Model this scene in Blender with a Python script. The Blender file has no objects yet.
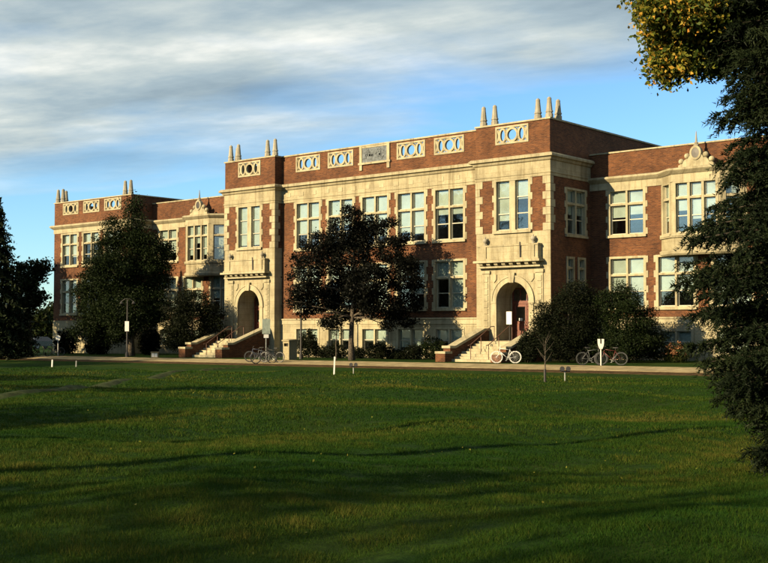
import bpy, math, random
import numpy as np
from mathutils import Vector, Matrix

random.seed(7)
rng = np.random.default_rng(7)
scene = bpy.context.scene
col = scene.collection
R = math.radians

# ------------------------------------------------------------------ camera
F_PX, CX, CY = 1136.0, 384.0, 281.5           # focal length in photo pixels, principal point
TH, PT = R(49.68), R(2.30)
FW = Vector((-math.cos(TH)*math.cos(PT), math.sin(TH)*math.cos(PT), math.sin(PT)))
RT = Vector((math.sin(TH), math.cos(TH), 0.0))
UP = RT.cross(FW)
CAM = Vector((36.69, -60.0, 2.25))
cam_d = bpy.data.cameras.new('camera')
cam_d.sensor_fit = 'HORIZONTAL'; cam_d.sensor_width = 36.0
cam_d.lens = 36.0*F_PX/768.0
cam_d.clip_start = 0.1; cam_d.clip_end = 3000.0
cam = bpy.data.objects.new('camera', cam_d); col.objects.link(cam)
mw = Matrix((RT, UP, -FW)).transposed().to_4x4(); mw.translation = CAM
cam.matrix_world = mw
scene.camera = cam
scene.render.resolution_x, scene.render.resolution_y = 1024, 751
scene.render.engine = 'CYCLES'

# ------------------------------------------------------------------ sky, sun, exposure
SUN_EL = R(20.0)
SUN_H = Vector((0.28, 1.0)).normalized()      # horizontal direction in which the light travels
vs = scene.view_settings
vs.view_transform = 'Standard'; vs.look = 'None'; vs.gamma = 1.0; vs.use_curve_mapping = False
vs.exposure = 1.6
world = bpy.data.worlds.new('World'); scene.world = world; world.use_nodes = True
wt = world.node_tree; wt.nodes.clear()
def N(t, typ, **kw):
    n = t.nodes.new(typ)
    for k, v in kw.items(): setattr(n, k, v)
    return n
def math_node(t, op, a=None, b=None, c=None, clamp=False):
    n = N(t, 'ShaderNodeMath', operation=op); n.use_clamp = clamp
    for i, v in enumerate((a, b, c)):
        if v is None: continue
        if isinstance(v, (int, float)): n.inputs[i].default_value = v
        else: t.links.new(v, n.inputs[i])
    return n.outputs[0]
def mix_rgb(t, fac, a, b, blend='MIX'):
    n = N(t, 'ShaderNodeMix', data_type='RGBA', blend_type=blend)
    for sock, v in ((n.inputs['Factor'], fac), (n.inputs['A'], a), (n.inputs['B'], b)):
        pass
    ins = [i for i in n.inputs if i.enabled]
    def put(s, v):
        if isinstance(v, (int, float)): s.default_value = v
        elif isinstance(v, tuple): s.default_value = v if len(v) == 4 else v+(1,)
        else: t.links.new(v, s)
    put(n.inputs[0], fac); put(n.inputs[6], a); put(n.inputs[7], b)
    return n.outputs[2]
def ramp(t, fac, stops, interp='LINEAR'):
    n = N(t, 'ShaderNodeValToRGB'); cr = n.color_ramp; cr.interpolation = interp
    while len(cr.elements) < len(stops): cr.elements.new(0.5)
    for e, (p, c) in zip(cr.elements, stops):
        e.position = p; e.color = c if len(c) == 4 else tuple(c)+(1,)
    t.links.new(fac, n.inputs[0]); return n.outputs[0]
sky = N(wt, 'ShaderNodeTexSky', sky_type='NISHITA'); sky.sun_disc = False
sky.sun_elevation = SUN_EL; sky.sun_rotation = math.atan2(-SUN_H.x, -SUN_H.y)
sky.altitude = 650.0; sky.air_density = 1.0; sky.dust_density = 0.3; sky.ozone_density = 2.0
tc = N(wt, 'ShaderNodeTexCoord')
sep = N(wt, 'ShaderNodeSeparateXYZ'); wt.links.new(tc.outputs['Generated'], sep.inputs[0])
zc = math_node(wt, 'ADD', math_node(wt, 'MAXIMUM', sep.outputs[2], 0.0), 0.05)
pu = math_node(wt, 'DIVIDE', sep.outputs[0], zc)
pv = math_node(wt, 'DIVIDE', sep.outputs[1], zc)
def dir_uv(px, py):
    d = (FW + RT*((px-CX)/F_PX) - UP*((py-CY)/F_PX)).normalized()
    return Vector((d.x/(d.z+0.05), d.y/(d.z+0.05)))
# the cloud bank: a layer high overhead whose far edge is a straight front
ea, eb = dir_uv(0, 196), dir_uv(690, 62)
ev = (eb-ea).normalized(); en = Vector((-ev.y, ev.x))
if en.dot(-ea) < 0: en = -en                   # points towards the overhead side
rx_ = Vector((RT.x, RT.y)); rx_ = rx_ if rx_.dot(ev) > 0 else -rx_
sa_ = (ev*0.72+rx_*0.28).normalized(); sb_ = Vector((-sa_.y, sa_.x))    # the streaks run nearly level
cmb = N(wt, 'ShaderNodeCombineXYZ')
al = math_node(wt, 'ADD', math_node(wt, 'MULTIPLY', pu, ev.x), math_node(wt, 'MULTIPLY', pv, ev.y))
ac = math_node(wt, 'ADD', math_node(wt, 'MULTIPLY', pu, en.x), math_node(wt, 'MULTIPLY', pv, en.y))
s1 = math_node(wt, 'ADD', math_node(wt, 'MULTIPLY', pu, sa_.x), math_node(wt, 'MULTIPLY', pv, sa_.y))
s2 = math_node(wt, 'ADD', math_node(wt, 'MULTIPLY', pu, sb_.x), math_node(wt, 'MULTIPLY', pv, sb_.y))
wt.links.new(math_node(wt, 'MULTIPLY', s1, 0.40), cmb.inputs[0])
wt.links.new(math_node(wt, 'MULTIPLY', s2, 0.62), cmb.inputs[1])
n1 = N(wt, 'ShaderNodeTexNoise'); n1.inputs['Scale'].default_value = 1.0; n1.inputs['Detail'].default_value = 9; n1.inputs['Roughness'].default_value = 0.5
n1.inputs['Distortion'].default_value = 0.4
wt.links.new(cmb.outputs[0], n1.inputs['Vector'])
n2 = N(wt, 'ShaderNodeTexNoise'); n2.inputs['Scale'].default_value = 2.2; n2.inputs['Detail'].default_value = 9; n2.inputs['Roughness'].default_value = 0.56
mp2 = N(wt, 'ShaderNodeMapping'); mp2.inputs['Location'].default_value = (3.7, 1.9, 0.4)
wt.links.new(cmb.outputs[0], mp2.inputs[0]); wt.links.new(mp2.outputs[0], n2.inputs['Vector'])
edge = math_node(wt, 'SUBTRACT', ac, en.dot(ea))
e1 = math_node(wt, 'MULTIPLY', edge, 0.75)
e1 = math_node(wt, 'MINIMUM', e1, 0.70)
e1 = math_node(wt, 'SUBTRACT', e1, math_node(wt, 'MULTIPLY', math_node(wt, 'MULTIPLY_ADD', edge, 0.8, -2.6, clamp=True), 0.55))
cov = math_node(wt, 'ADD', e1, math_node(wt, 'MULTIPLY_ADD', n1.outputs[0], 2.2, -0.95))
cov = math_node(wt, 'MULTIPLY_ADD', cov, 1.7, -0.08, clamp=True)
cov = math_node(wt, 'SMOOTHSTEP', cov, 0.0, 1.0) if False else cov
ccol = ramp(wt, n2.outputs[0], [(0.30, (0.25, 0.33, 0.38)), (0.43, (0.40, 0.49, 0.52)), (0.53, (0.60, 0.66, 0.63)), (0.66, (1.05, 1.03, 0.92))])
SKY_K = 0.061
sk = N(wt, 'ShaderNodeMix', data_type='RGBA', blend_type='MULTIPLY'); sk.inputs[0].default_value = 1.0
wt.links.new(sky.outputs[0], sk.inputs[6]); sk.inputs[7].default_value = (0.66, 0.90, 1.06, 1)
cs = N(wt, 'ShaderNodeVectorMath', operation='SCALE'); wt.links.new(ccol, cs.inputs[0]); cs.inputs['Scale'].default_value = 0.36/SKY_K
wmix = mix_rgb(wt, math_node(wt, 'MULTIPLY', cov, 0.93), sk.outputs[2], cs.outputs[0])
bg = N(wt, 'ShaderNodeBackground'); bg.inputs[1].default_value = SKY_K
wt.links.new(wmix, bg.inputs[0])
wo = N(wt, 'ShaderNodeOutputWorld'); wt.links.new(bg.outputs[0], wo.inputs[0])

sun_d = bpy.data.lights.new('sun', 'SUN'); sun_d.energy = 5.0; sun_d.angle = R(0.5); sun_d.color = (1.0, 0.77, 0.45)
sun = bpy.data.objects.new('sun', sun_d); col.objects.link(sun)
sdir = Vector((SUN_H.x*math.cos(SUN_EL), SUN_H.y*math.cos(SUN_EL), -math.sin(SUN_EL)))
sun.rotation_euler = sdir.to_track_quat('-Z', 'Y').to_euler(); sun.location = (0, -60, 40)

# ------------------------------------------------------------------ pixel helpers (a pixel gives a direction only)
def ray(px, py): return FW + RT*((px-CX)/F_PX) - UP*((py-CY)/F_PX)
def on_y(px, py, Y):
    d = ray(px, py); return CAM + d*((Y-CAM.y)/d.y)
def at_depth(px, py, depth): return CAM + ray(px, py)*depth
def depth_of(p): return (Vector(p)-CAM).dot(FW)

# ------------------------------------------------------------------ terrain
def smooth(t): t = np.clip(t, 0, 1); return t*t*(3-2*t)
_ph = rng.uniform(0, 6.28, (10,)); _dr = rng.uniform(0, 6.28, (10,))
_wl = np.array([17, 13, 9.5, 8, 6.5, 5.5, 4.2, 3.6, 2.9, 2.3]); _am = 0.0042*_wl**0.9
KX = np.array([-400, -70, 40, 400.0]); KG = np.array([-0.22, -0.22, 0.44, 0.44])
KY = np.array([-300, -14.5, -13.0, -8.0, 300.0]); KC = np.array([-0.30, -0.30, -0.26, 0.0, 0.0])
def terrain(x, y):
    x = np.asarray(x, float); y = np.asarray(y, float)
    z = np.interp(x, KX, KG) + np.interp(y, KY, KC)
    s = smooth((-17.0-y)/37.0)
    target = 0.62
    z = z*(1-s) + target*s
    w = smooth((-15.0-y)/6.0)
    b = np.zeros_like(z)
    for i in range(10):
        k = 2*math.pi/_wl[i]
        b = b + _am[i]*np.sin(k*(x*math.cos(_dr[i])+y*math.sin(_dr[i]))+_ph[i])
    return z + w*b*1.5
def gz(x, y): return float(terrain(x, y))
def ground(px, py):
    d = ray(px, py); lo = None; t = 4.0
    while t < 400:
        p = CAM + d*t
        if p.z < gz(p.x, p.y): break
        t *= 1.004
    return Vector((p.x, p.y, gz(p.x, p.y)))

# ------------------------------------------------------------------ mesh building
class MB:
    def __init__(s): s.v = []; s.f = []
    def quad(s, a, b, c, d):
        n = len(s.v); s.v += [tuple(a), tuple(b), tuple(c), tuple(d)]; s.f.append((n, n+1, n+2, n+3))
    def box(s, x0, x1, y0, y1, z0, z1):
        n = len(s.v)
        s.v += [(x0,y0,z0),(x1,y0,z0),(x1,y1,z0),(x0,y1,z0),(x0,y0,z1),(x1,y0,z1),(x1,y1,z1),(x0,y1,z1)]
        for q in ((0,3,2,1),(4,5,6,7),(0,1,5,4),(1,2,6,5),(2,3,7,6),(3,0,4,7)): s.f.append(tuple(n+i for i in q))
    def prism(s, pts, axis, a, b):
        # polygon pts (2-D, counter-clockwise) extruded along axis from a to b
        n = len(s.v); k = len(pts)
        def P(p, t):
            return (t, p[0], p[1]) if axis == 'x' else ((p[0], t, p[1]) if axis == 'y' else (p[0], p[1], t))
        s.v += [P(p, a) for p in pts] + [P(p, b) for p in pts]
        s.f.append(tuple(range(n+k-1, n-1, -1))); s.f.append(tuple(range(n+k, n+2*k)))
        for i in range(k):
            j = (i+1) % k; s.f.append((n+i, n+j, n+k+j, n+k+i))
    def tube(s, pts, rad, sides=8, cap=True):
        pts = [Vector(p) for p in pts]
        if not hasattr(rad, '__len__'): rad = [rad]*len(pts)
        n0 = len(s.v); ref = None
        for i, p in enumerate(pts):
            t = (pts[min(i+1, len(pts)-1)]-pts[max(i-1, 0)]).normalized()
            if ref is None:
                ref = Vector((0, 0, 1)) if abs(t.z) < 0.9 else Vector((1, 0, 0))
            a = t.cross(ref).normalized(); b = t.cross(a).normalized(); ref = b.cross(t)*-1 if False else ref
            for k in range(sides):
                an = 2*math.pi*k/sides
                s.v.append(tuple(p + (a*math.cos(an)+b*math.sin(an))*rad[i]))
        for i in range(len(pts)-1):
            for k in range(sides):
                k2 = (k+1) % sides
                s.f.append((n0+i*sides+k, n0+(i+1)*sides+k, n0+(i+1)*sides+k2, n0+i*sides+k2))
        if cap:
            s.f.append(tuple(n0+k for k in range(sides)))
            m = n0+(len(pts)-1)*sides; s.f.append(tuple(m+sides-1-k for k in range(sides)))
    def lathe(s, c, prof, sides=12, rot=0.0):
        n0 = len(s.v)
        for r, z in prof:
            for k in range(sides):
                a = rot+2*math.pi*k/sides; s.v.append((c[0]+r*math.cos(a), c[1]+r*math.sin(a), c[2]+z))
        for i in range(len(prof)-1):
            for k in range(sides):
                k2 = (k+1) % sides
                s.f.append((n0+i*sides+k, n0+i*sides+k2, n0+(i+1)*sides+k2, n0+(i+1)*sides+k))
        s.f.append(tuple(n0+sides-1-k for k in range(sides)))
        m = n0+(len(prof)-1)*sides; s.f.append(tuple(m+k for k in range(sides)))
    def ring(s, cx, cz, ro, ri, y0, y1, segs=28, a0=0.0, a1=2*math.pi):
        # flat annulus (elliptic radii allowed) in the xz plane, extruded in y
        ro = ro if hasattr(ro, '__len__') else (ro, ro); ri = ri if hasattr(ri, '__len__') else (ri, ri)
        full = abs(a1-a0-2*math.pi) < 1e-6; n0 = len(s.v); m = segs if full else segs+1
        for i in range(m):
            a = a0+(a1-a0)*i/segs; c, d = math.cos(a), math.sin(a)
            s.v += [(cx+ro[0]*c, y0, cz+ro[1]*d), (cx+ri[0]*c, y0, cz+ri[1]*d), (cx+ri[0]*c, y1, cz+ri[1]*d), (cx+ro[0]*c, y1, cz+ro[1]*d)]
        for i in range(segs):
            j = (i+1) % m
            for q in range(4):
                q2 = (q+1) % 4
                s.f.append((n0+4*i+q, n0+4*i+q2, n0+4*j+q2, n0+4*j+q))
        if not full:
            s.f.append((n0+3, n0+2, n0+1, n0)); k = n0+4*(m-1); s.f.append((k, k+1, k+2, k+3))
    def sweep(s, path, prof):
        # profile (outward, z) along an open path in plan; outward is to the right of travel
        P = [Vector(p) for p in path]; n0 = len(s.v); k = len(prof)
        for i, p in enumerate(P):
            def nr(a, b):
                d = (b-a).normalized(); return Vector((d.y, -d.x))
            if i == 0: m = nr(P[0], P[1])
            elif i == len(P)-1: m = nr(P[-2], P[-1])
            else:
                a, b = nr(P[i-1], p), nr(p, P[i+1]); m = (a+b); m = m/(1+a.dot(b))
            for o, z in prof: s.v.append((p.x+m.x*o, p.y+m.y*o, z))
        for i in range(len(P)-1):
            for j in range(k-1):
                s.f.append((n0+i*k+j, n0+(i+1)*k+j, n0+(i+1)*k+j+1, n0+i*k+j+1))
        s.f.append(tuple(n0+j for j in range(k))); m = n0+(len(P)-1)*k; s.f.append(tuple(m+k-1-j for j in range(k)))
    def wall(s, x, y, rz, L, z0, z1, ops=(), reveal=0.35, thick=None):
        # wall face starting at (x, y), running along its own x axis turned by rz; openings (u0, u1, z0, z1)
        c, d = math.cos(rz), math.sin(rz)
        def T(u, v, z): return (x+u*c-v*d, y+u*d+v*c, z)
        us = sorted({0.0, L, *[o[0] for o in ops], *[o[1] for o in ops]})
        zs = sorted({z0, z1, *[o[2] for o in ops], *[o[3] for o in ops]})
        for a, b in zip(us[:-1], us[1:]):
            for e, g in zip(zs[:-1], zs[1:]):
                um, zm = (a+b)/2, (e+g)/2
                if any(o[0] < um < o[1] and o[2] < zm < o[3] for o in ops): continue
                s.quad(T(a,0,e), T(b,0,e), T(b,0,g), T(a,0,g))
                if thick: s.quad(T(b,thick,e), T(a,thick,e), T(a,thick,g), T(b,thick,g))
        w = thick or reveal
        for a, b, e, g in ops:
            s.quad(T(a,0,e), T(a,0,g), T(a,w,g), T(a,w,e)); s.quad(T(b,0,g), T(b,0,e), T(b,w,e), T(b,w,g))
            s.quad(T(a,0,g), T(b,0,g), T(b,w,g), T(a,w,g)); s.quad(T(b,0,e), T(a,0,e), T(a,w,e), T(b,w,e))
        if thick:
            s.quad(T(0,0,z1), T(L,0,z1), T(L,thick,z1), T(0,thick,z1))
            s.quad(T(0,0,z0), T(0,0,z1), T(0,thick,z1), T(0,thick,z0)); s.quad(T(L,0,z1), T(L,0,z0), T(L,thick,z0), T(L,thick,z1))
    def mesh(s, name):
        m = bpy.data.meshes.new(name); m.from_pydata(s.v, [], s.f); m.update(); return m

def link(name, mesh, mat, parent=None, loc=(0,0,0), rz=0.0, smooth_sh=False):
    o = bpy.data.objects.new(name, mesh); col.objects.link(o)
    if mat is not None and mesh is not None and len(mesh.materials) == 0: mesh.materials.append(mat)
    o.location = loc; o.rotation_euler = (0, 0, rz)
    if parent is not None:
        o.parent = parent
        if parent.get('world_parts'): o.matrix_parent_inverse = Matrix.Translation(-parent.location)
    if smooth_sh and mesh: mesh.polygons.foreach_set('use_smooth', [True]*len(mesh.polygons))
    return o
def build(name, mb, mat, parent=None, loc=(0,0,0), rz=0.0, smooth_sh=False):
    return link(name, mb.mesh(name), mat, parent, loc, rz, smooth_sh)
def tag(o, label=None, cat=None, group=None, kind=None):
    if label: o['label'] = label
    if cat: o['category'] = cat
    if group: o['group'] = group
    if kind: o['kind'] = kind
    return o
def empty(name, loc, rz=0.0):
    o = bpy.data.objects.new(name, None); col.objects.link(o); o.location = loc; o.rotation_euler = (0, 0, rz)
    o.empty_display_size = 0.2
    return o
def copy_tree(o, parent=None):
    c = o.copy(); col.objects.link(c); c.parent = parent
    for ch in list(o.children): copy_tree(ch, c)
    return c

# ------------------------------------------------------------------ materials
def mat_new(name):
    m = bpy.data.materials.new(name); m.use_nodes = True; t = m.node_tree; t.nodes.clear()
    out = N(t, 'ShaderNodeOutputMaterial'); b = N(t, 'ShaderNodeBsdfPrincipled'); t.links.new(b.outputs[0], out.inputs[0])
    return m, t, b, out
def noise(t, vec, scale, detail=4, rough=0.55):
    n = N(t, 'ShaderNodeTexNoise'); n.inputs['Scale'].default_value = scale; n.inputs['Detail'].default_value = detail; n.inputs['Roughness'].default_value = rough
    if vec is not None: t.links.new(vec, n.inputs['Vector'])
    return n.outputs[0]
def simple(name, rgb, rough=0.6, metal=0.0, vary=0.12, scale=6.0, spec=0.4, bump=0.0):
    m, t, b, o = mat_new(name)
    g = N(t, 'ShaderNodeNewGeometry')
    n = noise(t, g.outputs['Position'], scale)
    rgb = tuple(c*0.82 for c in rgb)
    lo = tuple(max(0, c*(1-vary*2)) for c in rgb); hi = tuple(min(1, c*(1+vary*2)) for c in rgb)
    t.links.new(ramp(t, n, [(0.3, lo), (0.7, hi)]), b.inputs['Base Color'])
    b.inputs['Roughness'].default_value = rough; b.inputs['Metallic'].default_value = metal; b.inputs['Specular IOR Level'].default_value = spec
    if bump:
        bp = N(t, 'ShaderNodeBump'); bp.inputs['Strength'].default_value = bump; bp.inputs['Distance'].default_value = 0.02
        t.links.new(noise(t, g.outputs['Position'], scale*6), bp.inputs['Height']); t.links.new(bp.outputs[0], b.inputs['Normal'])
    return m
def wall_uv(t):
    g = N(t, 'ShaderNodeNewGeometry'); s = N(t, 'ShaderNodeSeparateXYZ'); t.links.new(g.outputs['Position'], s.inputs[0])
    c = N(t, 'ShaderNodeCombineXYZ'); t.links.new(math_node(t, 'ADD', s.outputs[0], s.outputs[1]), c.inputs[0]); t.links.new(s.outputs[2], c.inputs[1])
    return g.outputs['Position'], c.outputs[0], s
def make_brick():
    m, t, b, o = mat_new('red_brick')
    pos, uv, s = wall_uv(t)
    br = N(t, 'ShaderNodeTexBrick'); t.links.new(uv, br.inputs['Vector'])
    br.inputs['Scale'].default_value = 1.0; br.inputs['Brick Width'].default_value = 0.23; br.inputs['Row Height'].default_value = 0.078
    br.inputs['Mortar Size'].default_value = 0.008; br.inputs['Mortar Smooth'].default_value = 0.2
    br.inputs['Color1'].default_value = (0.110, 0.041, 0.0150, 1); br.inputs['Color2'].default_value = (0.052, 0.018, 0.0085, 1); br.inputs['Mortar'].default_value = (0.095, 0.066, 0.040, 1)
    n = noise(t, pos, 0.7, 5); n2 = noise(t, pos, 5.0, 3)
    c = mix_rgb(t, 1.0, br.outputs[0], ramp(t, n, [(0.3, (0.58, 0.56, 0.56)), (0.7, (1.16, 1.14, 1.1))]), 'MULTIPLY')
    c = mix_rgb(t, 1.0, c, ramp(t, n2, [(0.3, (0.86, 0.84, 0.84)), (0.7, (1.1, 1.1, 1.1))]), 'MULTIPLY')
    t.links.new(c, b.inputs['Base Color']); b.inputs['Roughness'].default_value = 0.9; b.inputs['Specular IOR Level'].default_value = 0.2
    bp = N(t, 'ShaderNodeBump'); bp.inputs['Strength'].default_value = 0.6; bp.inputs['Distance'].default_value = 0.01; bp.invert = True
    t.links.new(br.outputs['Fac'], bp.inputs['Height']); t.links.new(bp.outputs[0], b.inputs['Normal'])
    return m
def make_stone(name='limestone', joints=True, rgb=(0.240, 0.219, 0.145)):
    m, t, b, o = mat_new(name)
    pos, uv, s = wall_uv(t)
    n = noise(t, pos, 1.3, 6, 0.6); n2 = noise(t, pos, 14.0, 4)
    lo = tuple(c*0.74 for c in rgb); hi = tuple(c*1.08 for c in rgb)
    c = ramp(t, n, [(0.32, lo), (0.62, hi)])
    c = mix_rgb(t, 1.0, c, ramp(t, n2, [(0.3, (0.88, 0.86, 0.82)), (0.7, (1.04, 1.04, 1.04))]), 'MULTIPLY')
    # rain streaks: noise drawn out vertically
    mp = N(t, 'ShaderNodeMapping'); mp.inputs['Scale'].default_value = (3.2, 0.22, 1); t.links.new(uv, mp.inputs[0])
    st = noise(t, mp.outputs[0], 1.0, 5, 0.65)
    c = mix_rgb(t, 1.0, c, ramp(t, st, [(0.34, (0.66, 0.63, 0.58)), (0.5, (1, 1, 1))]), 'MULTIPLY')
    if joints:
        br = N(t, 'ShaderNodeTexBrick'); t.links.new(uv, br.inputs['Vector'])
        br.inputs['Scale'].default_value = 1.0; br.inputs['Brick Width'].default_value = 1.05; br.inputs['Row Height'].default_value = 0.46
        br.inputs['Mortar Size'].default_value = 0.014; br.inputs['Color1'].default_value = (1, 1, 1, 1); br.inputs['Color2'].default_value = (0.93, 0.92, 0.90, 1); br.inputs['Mortar'].default_value = (0.78, 0.74, 0.68, 1)
        c = mix_rgb(t, 1.0, c, br.outputs[0], 'MULTIPLY')
    t.links.new(c, b.inputs['Base Color']); b.inputs['Roughness'].default_value = 0.85; b.inputs['Specular IOR Level'].default_value = 0.25
    bp = N(t, 'ShaderNodeBump'); bp.inputs['Strength'].default_value = 0.35; bp.inputs['Distance'].default_value = 0.02
    t.links.new(n2, bp.inputs['Height']); t.links.new(bp.outputs[0], b.inputs['Normal'])
    return m
def make_glass():
    m = bpy.data.materials.new('window_glass'); m.use_nodes = True; t = m.node_tree; t.nodes.clear()
    out = N(t, 'ShaderNodeOutputMaterial'); tr = N(t, 'ShaderNodeBsdfTransparent'); tr.inputs[0].default_value = (0.92, 0.94, 0.93, 1)
    gl = N(t, 'ShaderNodeBsdfGlossy'); gl.inputs['Roughness'].default_value = 0.03; gl.inputs[0].default_value = (0.9, 0.95, 0.95, 1)
    g = N(t, 'ShaderNodeNewGeometry')
    bp = N(t, 'ShaderNodeBump'); bp.inputs['Strength'].default_value = 0.05; bp.inputs['Distance'].default_value = 0.05
    t.links.new(noise(t, g.outputs['Position'], 1.2, 2), bp.inputs['Height']); t.links.new(bp.outputs[0], gl.inputs['Normal'])
    vd = N(t, 'ShaderNodeVectorMath', operation='DOT_PRODUCT'); t.links.new(g.outputs['Normal'], vd.inputs[0]); t.links.new(g.outputs['Incoming'], vd.inputs[1])
    om = math_node(t, 'SUBTRACT', 1.0, math_node(t, 'ABSOLUTE', vd.outputs['Value']))
    mx = N(t, 'ShaderNodeMixShader'); t.links.new(math_node(t, 'MULTIPLY_ADD', math_node(t, 'POWER', om, 5.0), 0.9, 0.10, clamp=True), mx.inputs[0])
    t.links.new(tr.outputs[0], mx.inputs[1]); t.links.new(gl.outputs[0], mx.inputs[2]); t.links.new(mx.outputs[0], out.inputs[0])
    return m
def make_leaf(name, stops, rough=0.55, trans=0.25, spec=0.05, dim=0.75):
    m, t, b, out = mat_new(name)
    a = N(t, 'ShaderNodeAttribute'); a.attribute_name = 'tone'
    c = ramp(t, a.outputs['Fac'], [(p_, tuple(x*dim for x in c_)) for p_, c_ in stops])
    t.links.new(c, b.inputs['Base Color']); b.inputs['Roughness'].default_value = rough; b.inputs['Specular IOR Level'].default_value = spec
    if trans:
        tl = N(t, 'ShaderNodeBsdfTranslucent'); t.links.new(c, tl.inputs[0])
        mx = N(t, 'ShaderNodeMixShader'); mx.inputs[0].default_value = trans
        t.links.new(b.outputs[0], mx.inputs[1]); t.links.new(tl.outputs[0], mx.inputs[2]); t.links.new(mx.outputs[0], out.inputs[0])
    return m
M = {}
M['brick'] = make_brick(); M['stone'] = make_stone(); M['stone_plain'] = make_stone('limestone_trim', False, (0.250, 0.229, 0.153))
M['obelisk'] = make_stone('weathered_stone', False, (0.215, 0.205, 0.165))
M['glass'] = make_glass()
M['sash'] = simple('cream_paint', (0.30, 0.29, 0.22), 0.5, vary=0.06)
M['blind'] = simple('pale_roller_blind', (0.315, 0.375, 0.335), 0.8, vary=0.08, scale=1.5)
M['room'] = simple('dim_room_plaster', (0.19, 0.18, 0.16), 0.9)
M['wood'] = simple('red_brown_door_wood', (0.10, 0.024, 0.011), 0.45, vary=0.2, scale=9)
M['roof'] = simple('roof_felt', (0.035, 0.045, 0.045), 0.9)
M['coping_dark'] = simple('dark_roof_metal', (0.03, 0.05, 0.05), 0.6)
M['slate'] = simple('grey_slate_relief', (0.085, 0.10, 0.11), 0.8, vary=0.25, scale=7, bump=0.8)
M['iron'] = simple('dark_painted_iron', (0.022, 0.020, 0.018), 0.5)
M['rail'] = simple('brown_painted_rail', (0.09, 0.04, 0.025), 0.5)
M['steel'] = simple('galvanised_steel', (0.20, 0.21, 0.20), 0.5, 0.4)
M['white'] = simple('white_paint', (0.55, 0.55, 0.52), 0.5, vary=0.04)
M['pale'] = simple('pale_sign_back', (0.22, 0.26, 0.22), 0.5)
M['concrete'] = simple('path_concrete', (0.27, 0.222, 0.13), 0.9, vary=0.16, spec=0.05, scale=1.6, bump=0.3)
def add_joints(m):
    t = m.node_tree; b = next(n for n in t.nodes if n.type == 'BSDF_PRINCIPLED'); src = b.inputs['Base Color'].links[0].from_socket
    g = N(t, 'ShaderNodeNewGeometry'); br = N(t, 'ShaderNodeTexBrick'); br.offset = 0.0; t.links.new(g.outputs['Position'], br.inputs['Vector'])
    br.inputs['Scale'].default_value = 1.0; br.inputs['Brick Width'].default_value = 1.7; br.inputs['Row Height'].default_value = 1.7; br.inputs['Mortar Size'].default_value = 0.02
    br.inputs['Color1'].default_value = (1, 1, 1, 1); br.inputs['Color2'].default_value = (0.84, 0.83, 0.8, 1); br.inputs['Mortar'].default_value = (0.45, 0.42, 0.36, 1)
    t.links.new(mix_rgb(t, 1.0, src, br.outputs[0], 'MULTIPLY'), b.inputs['Base Color'])
add_joints(M['concrete'])
M['bin'] = simple('beige_pebble_concrete', (0.22, 0.19, 0.11), 0.9, vary=0.2, scale=25, bump=0.5)
M['soil'] = simple('brown_soil', (0.050, 0.032, 0.015), 0.95, vary=0.3, spec=0.05, scale=3.0, bump=0.6)
M['track'] = simple('worn_track_soil', (0.028, 0.037, 0.012), 0.95, vary=0.3, spec=0.05, scale=2.5, bump=0.4)
M['rubber'] = simple('tyre_rubber', (0.02, 0.02, 0.02), 0.8)
M['bark'] = simple('grey_brown_bark', (0.06, 0.048, 0.034), 0.95, vary=0.35, scale=9, bump=0.8)
M['carpaint'] = simple('dark_car_paint', (0.03, 0.03, 0.035), 0.2, 0.2, spec=0.6)
M['carglass'] = simple('dark_car_glass', (0.01, 0.012, 0.014), 0.05, spec=0.8)
M['lamp_red'] = simple('red_lamp_lens', (0.3, 0.01, 0.01), 0.3)
M['lawn_leaf'] = None

# ================================================================== the setting
def make_ground_mat():
    m, t, b, o = mat_new('lawn_turf')
    g = N(t, 'ShaderNodeNewGeometry')
    n1 = noise(t, g.outputs['Position'], 0.16, 5, 0.6); n2 = noise(t, g.outputs['Position'], 1.6, 5, 0.6); n3 = noise(t, g.outputs['Position'], 9, 6, 0.75)
    c = ramp(t, n1, [(0.32, (0.006, 0.019, 0.002)), (0.52, (0.010, 0.027, 0.003)), (0.66, (0.018, 0.030, 0.004))])
    c = mix_rgb(t, 1.0, c, ramp(t, n2, [(0.3, (0.72, 0.75, 0.7)), (0.7, (1.25, 1.2, 1.1))]), 'MULTIPLY')
    c = mix_rgb(t, 1.0, c, ramp(t, n3, [(0.3, (0.45, 0.5, 0.45)), (0.7, (1.5, 1.45, 1.3))]), 'MULTIPLY')
    t.links.new(c, b.inputs['Base Color']); b.inputs['Roughness'].default_value = 1.0; b.inputs['Specular IOR Level'].default_value = 0.05
    bp = N(t, 'ShaderNodeBump'); bp.inputs['Strength'].default_value = 0.7; bp.inputs['Distance'].default_value = 0.05
    t.links.new(n3, bp.inputs['Height']); t.links.new(bp.outputs[0], b.inputs['Normal'])
    return m
M['turf'] = make_ground_mat()
def np_mesh(name, co, faces, tone=None):
    me = bpy.data.meshes.new(name); nv = len(co); nf, k = faces.shape
    me.vertices.add(nv); me.vertices.foreach_set('co', np.ascontiguousarray(co, dtype=np.float32).ravel())
    me.loops.add(nf*k); me.loops.foreach_set('vertex_index', np.ascontiguousarray(faces, dtype=np.int32).ravel())
    me.polygons.add(nf); me.polygons.foreach_set('loop_start', np.arange(0, nf*k, k, dtype=np.int32))
    me.update(calc_edges=True)
    if tone is not None:
        a = me.attributes.new('tone', 'FLOAT', 'FACE'); a.data.foreach_set('value', np.ascontiguousarray(tone, dtype=np.float32))
    return me
xs = np.unique(np.concatenate([np.linspace(-1500, -150, 12), np.linspace(-150, -60, 16), np.linspace(-60, 60, 201), np.linspace(60, 150, 12), np.linspace(150, 1500, 12), KX]))
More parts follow.
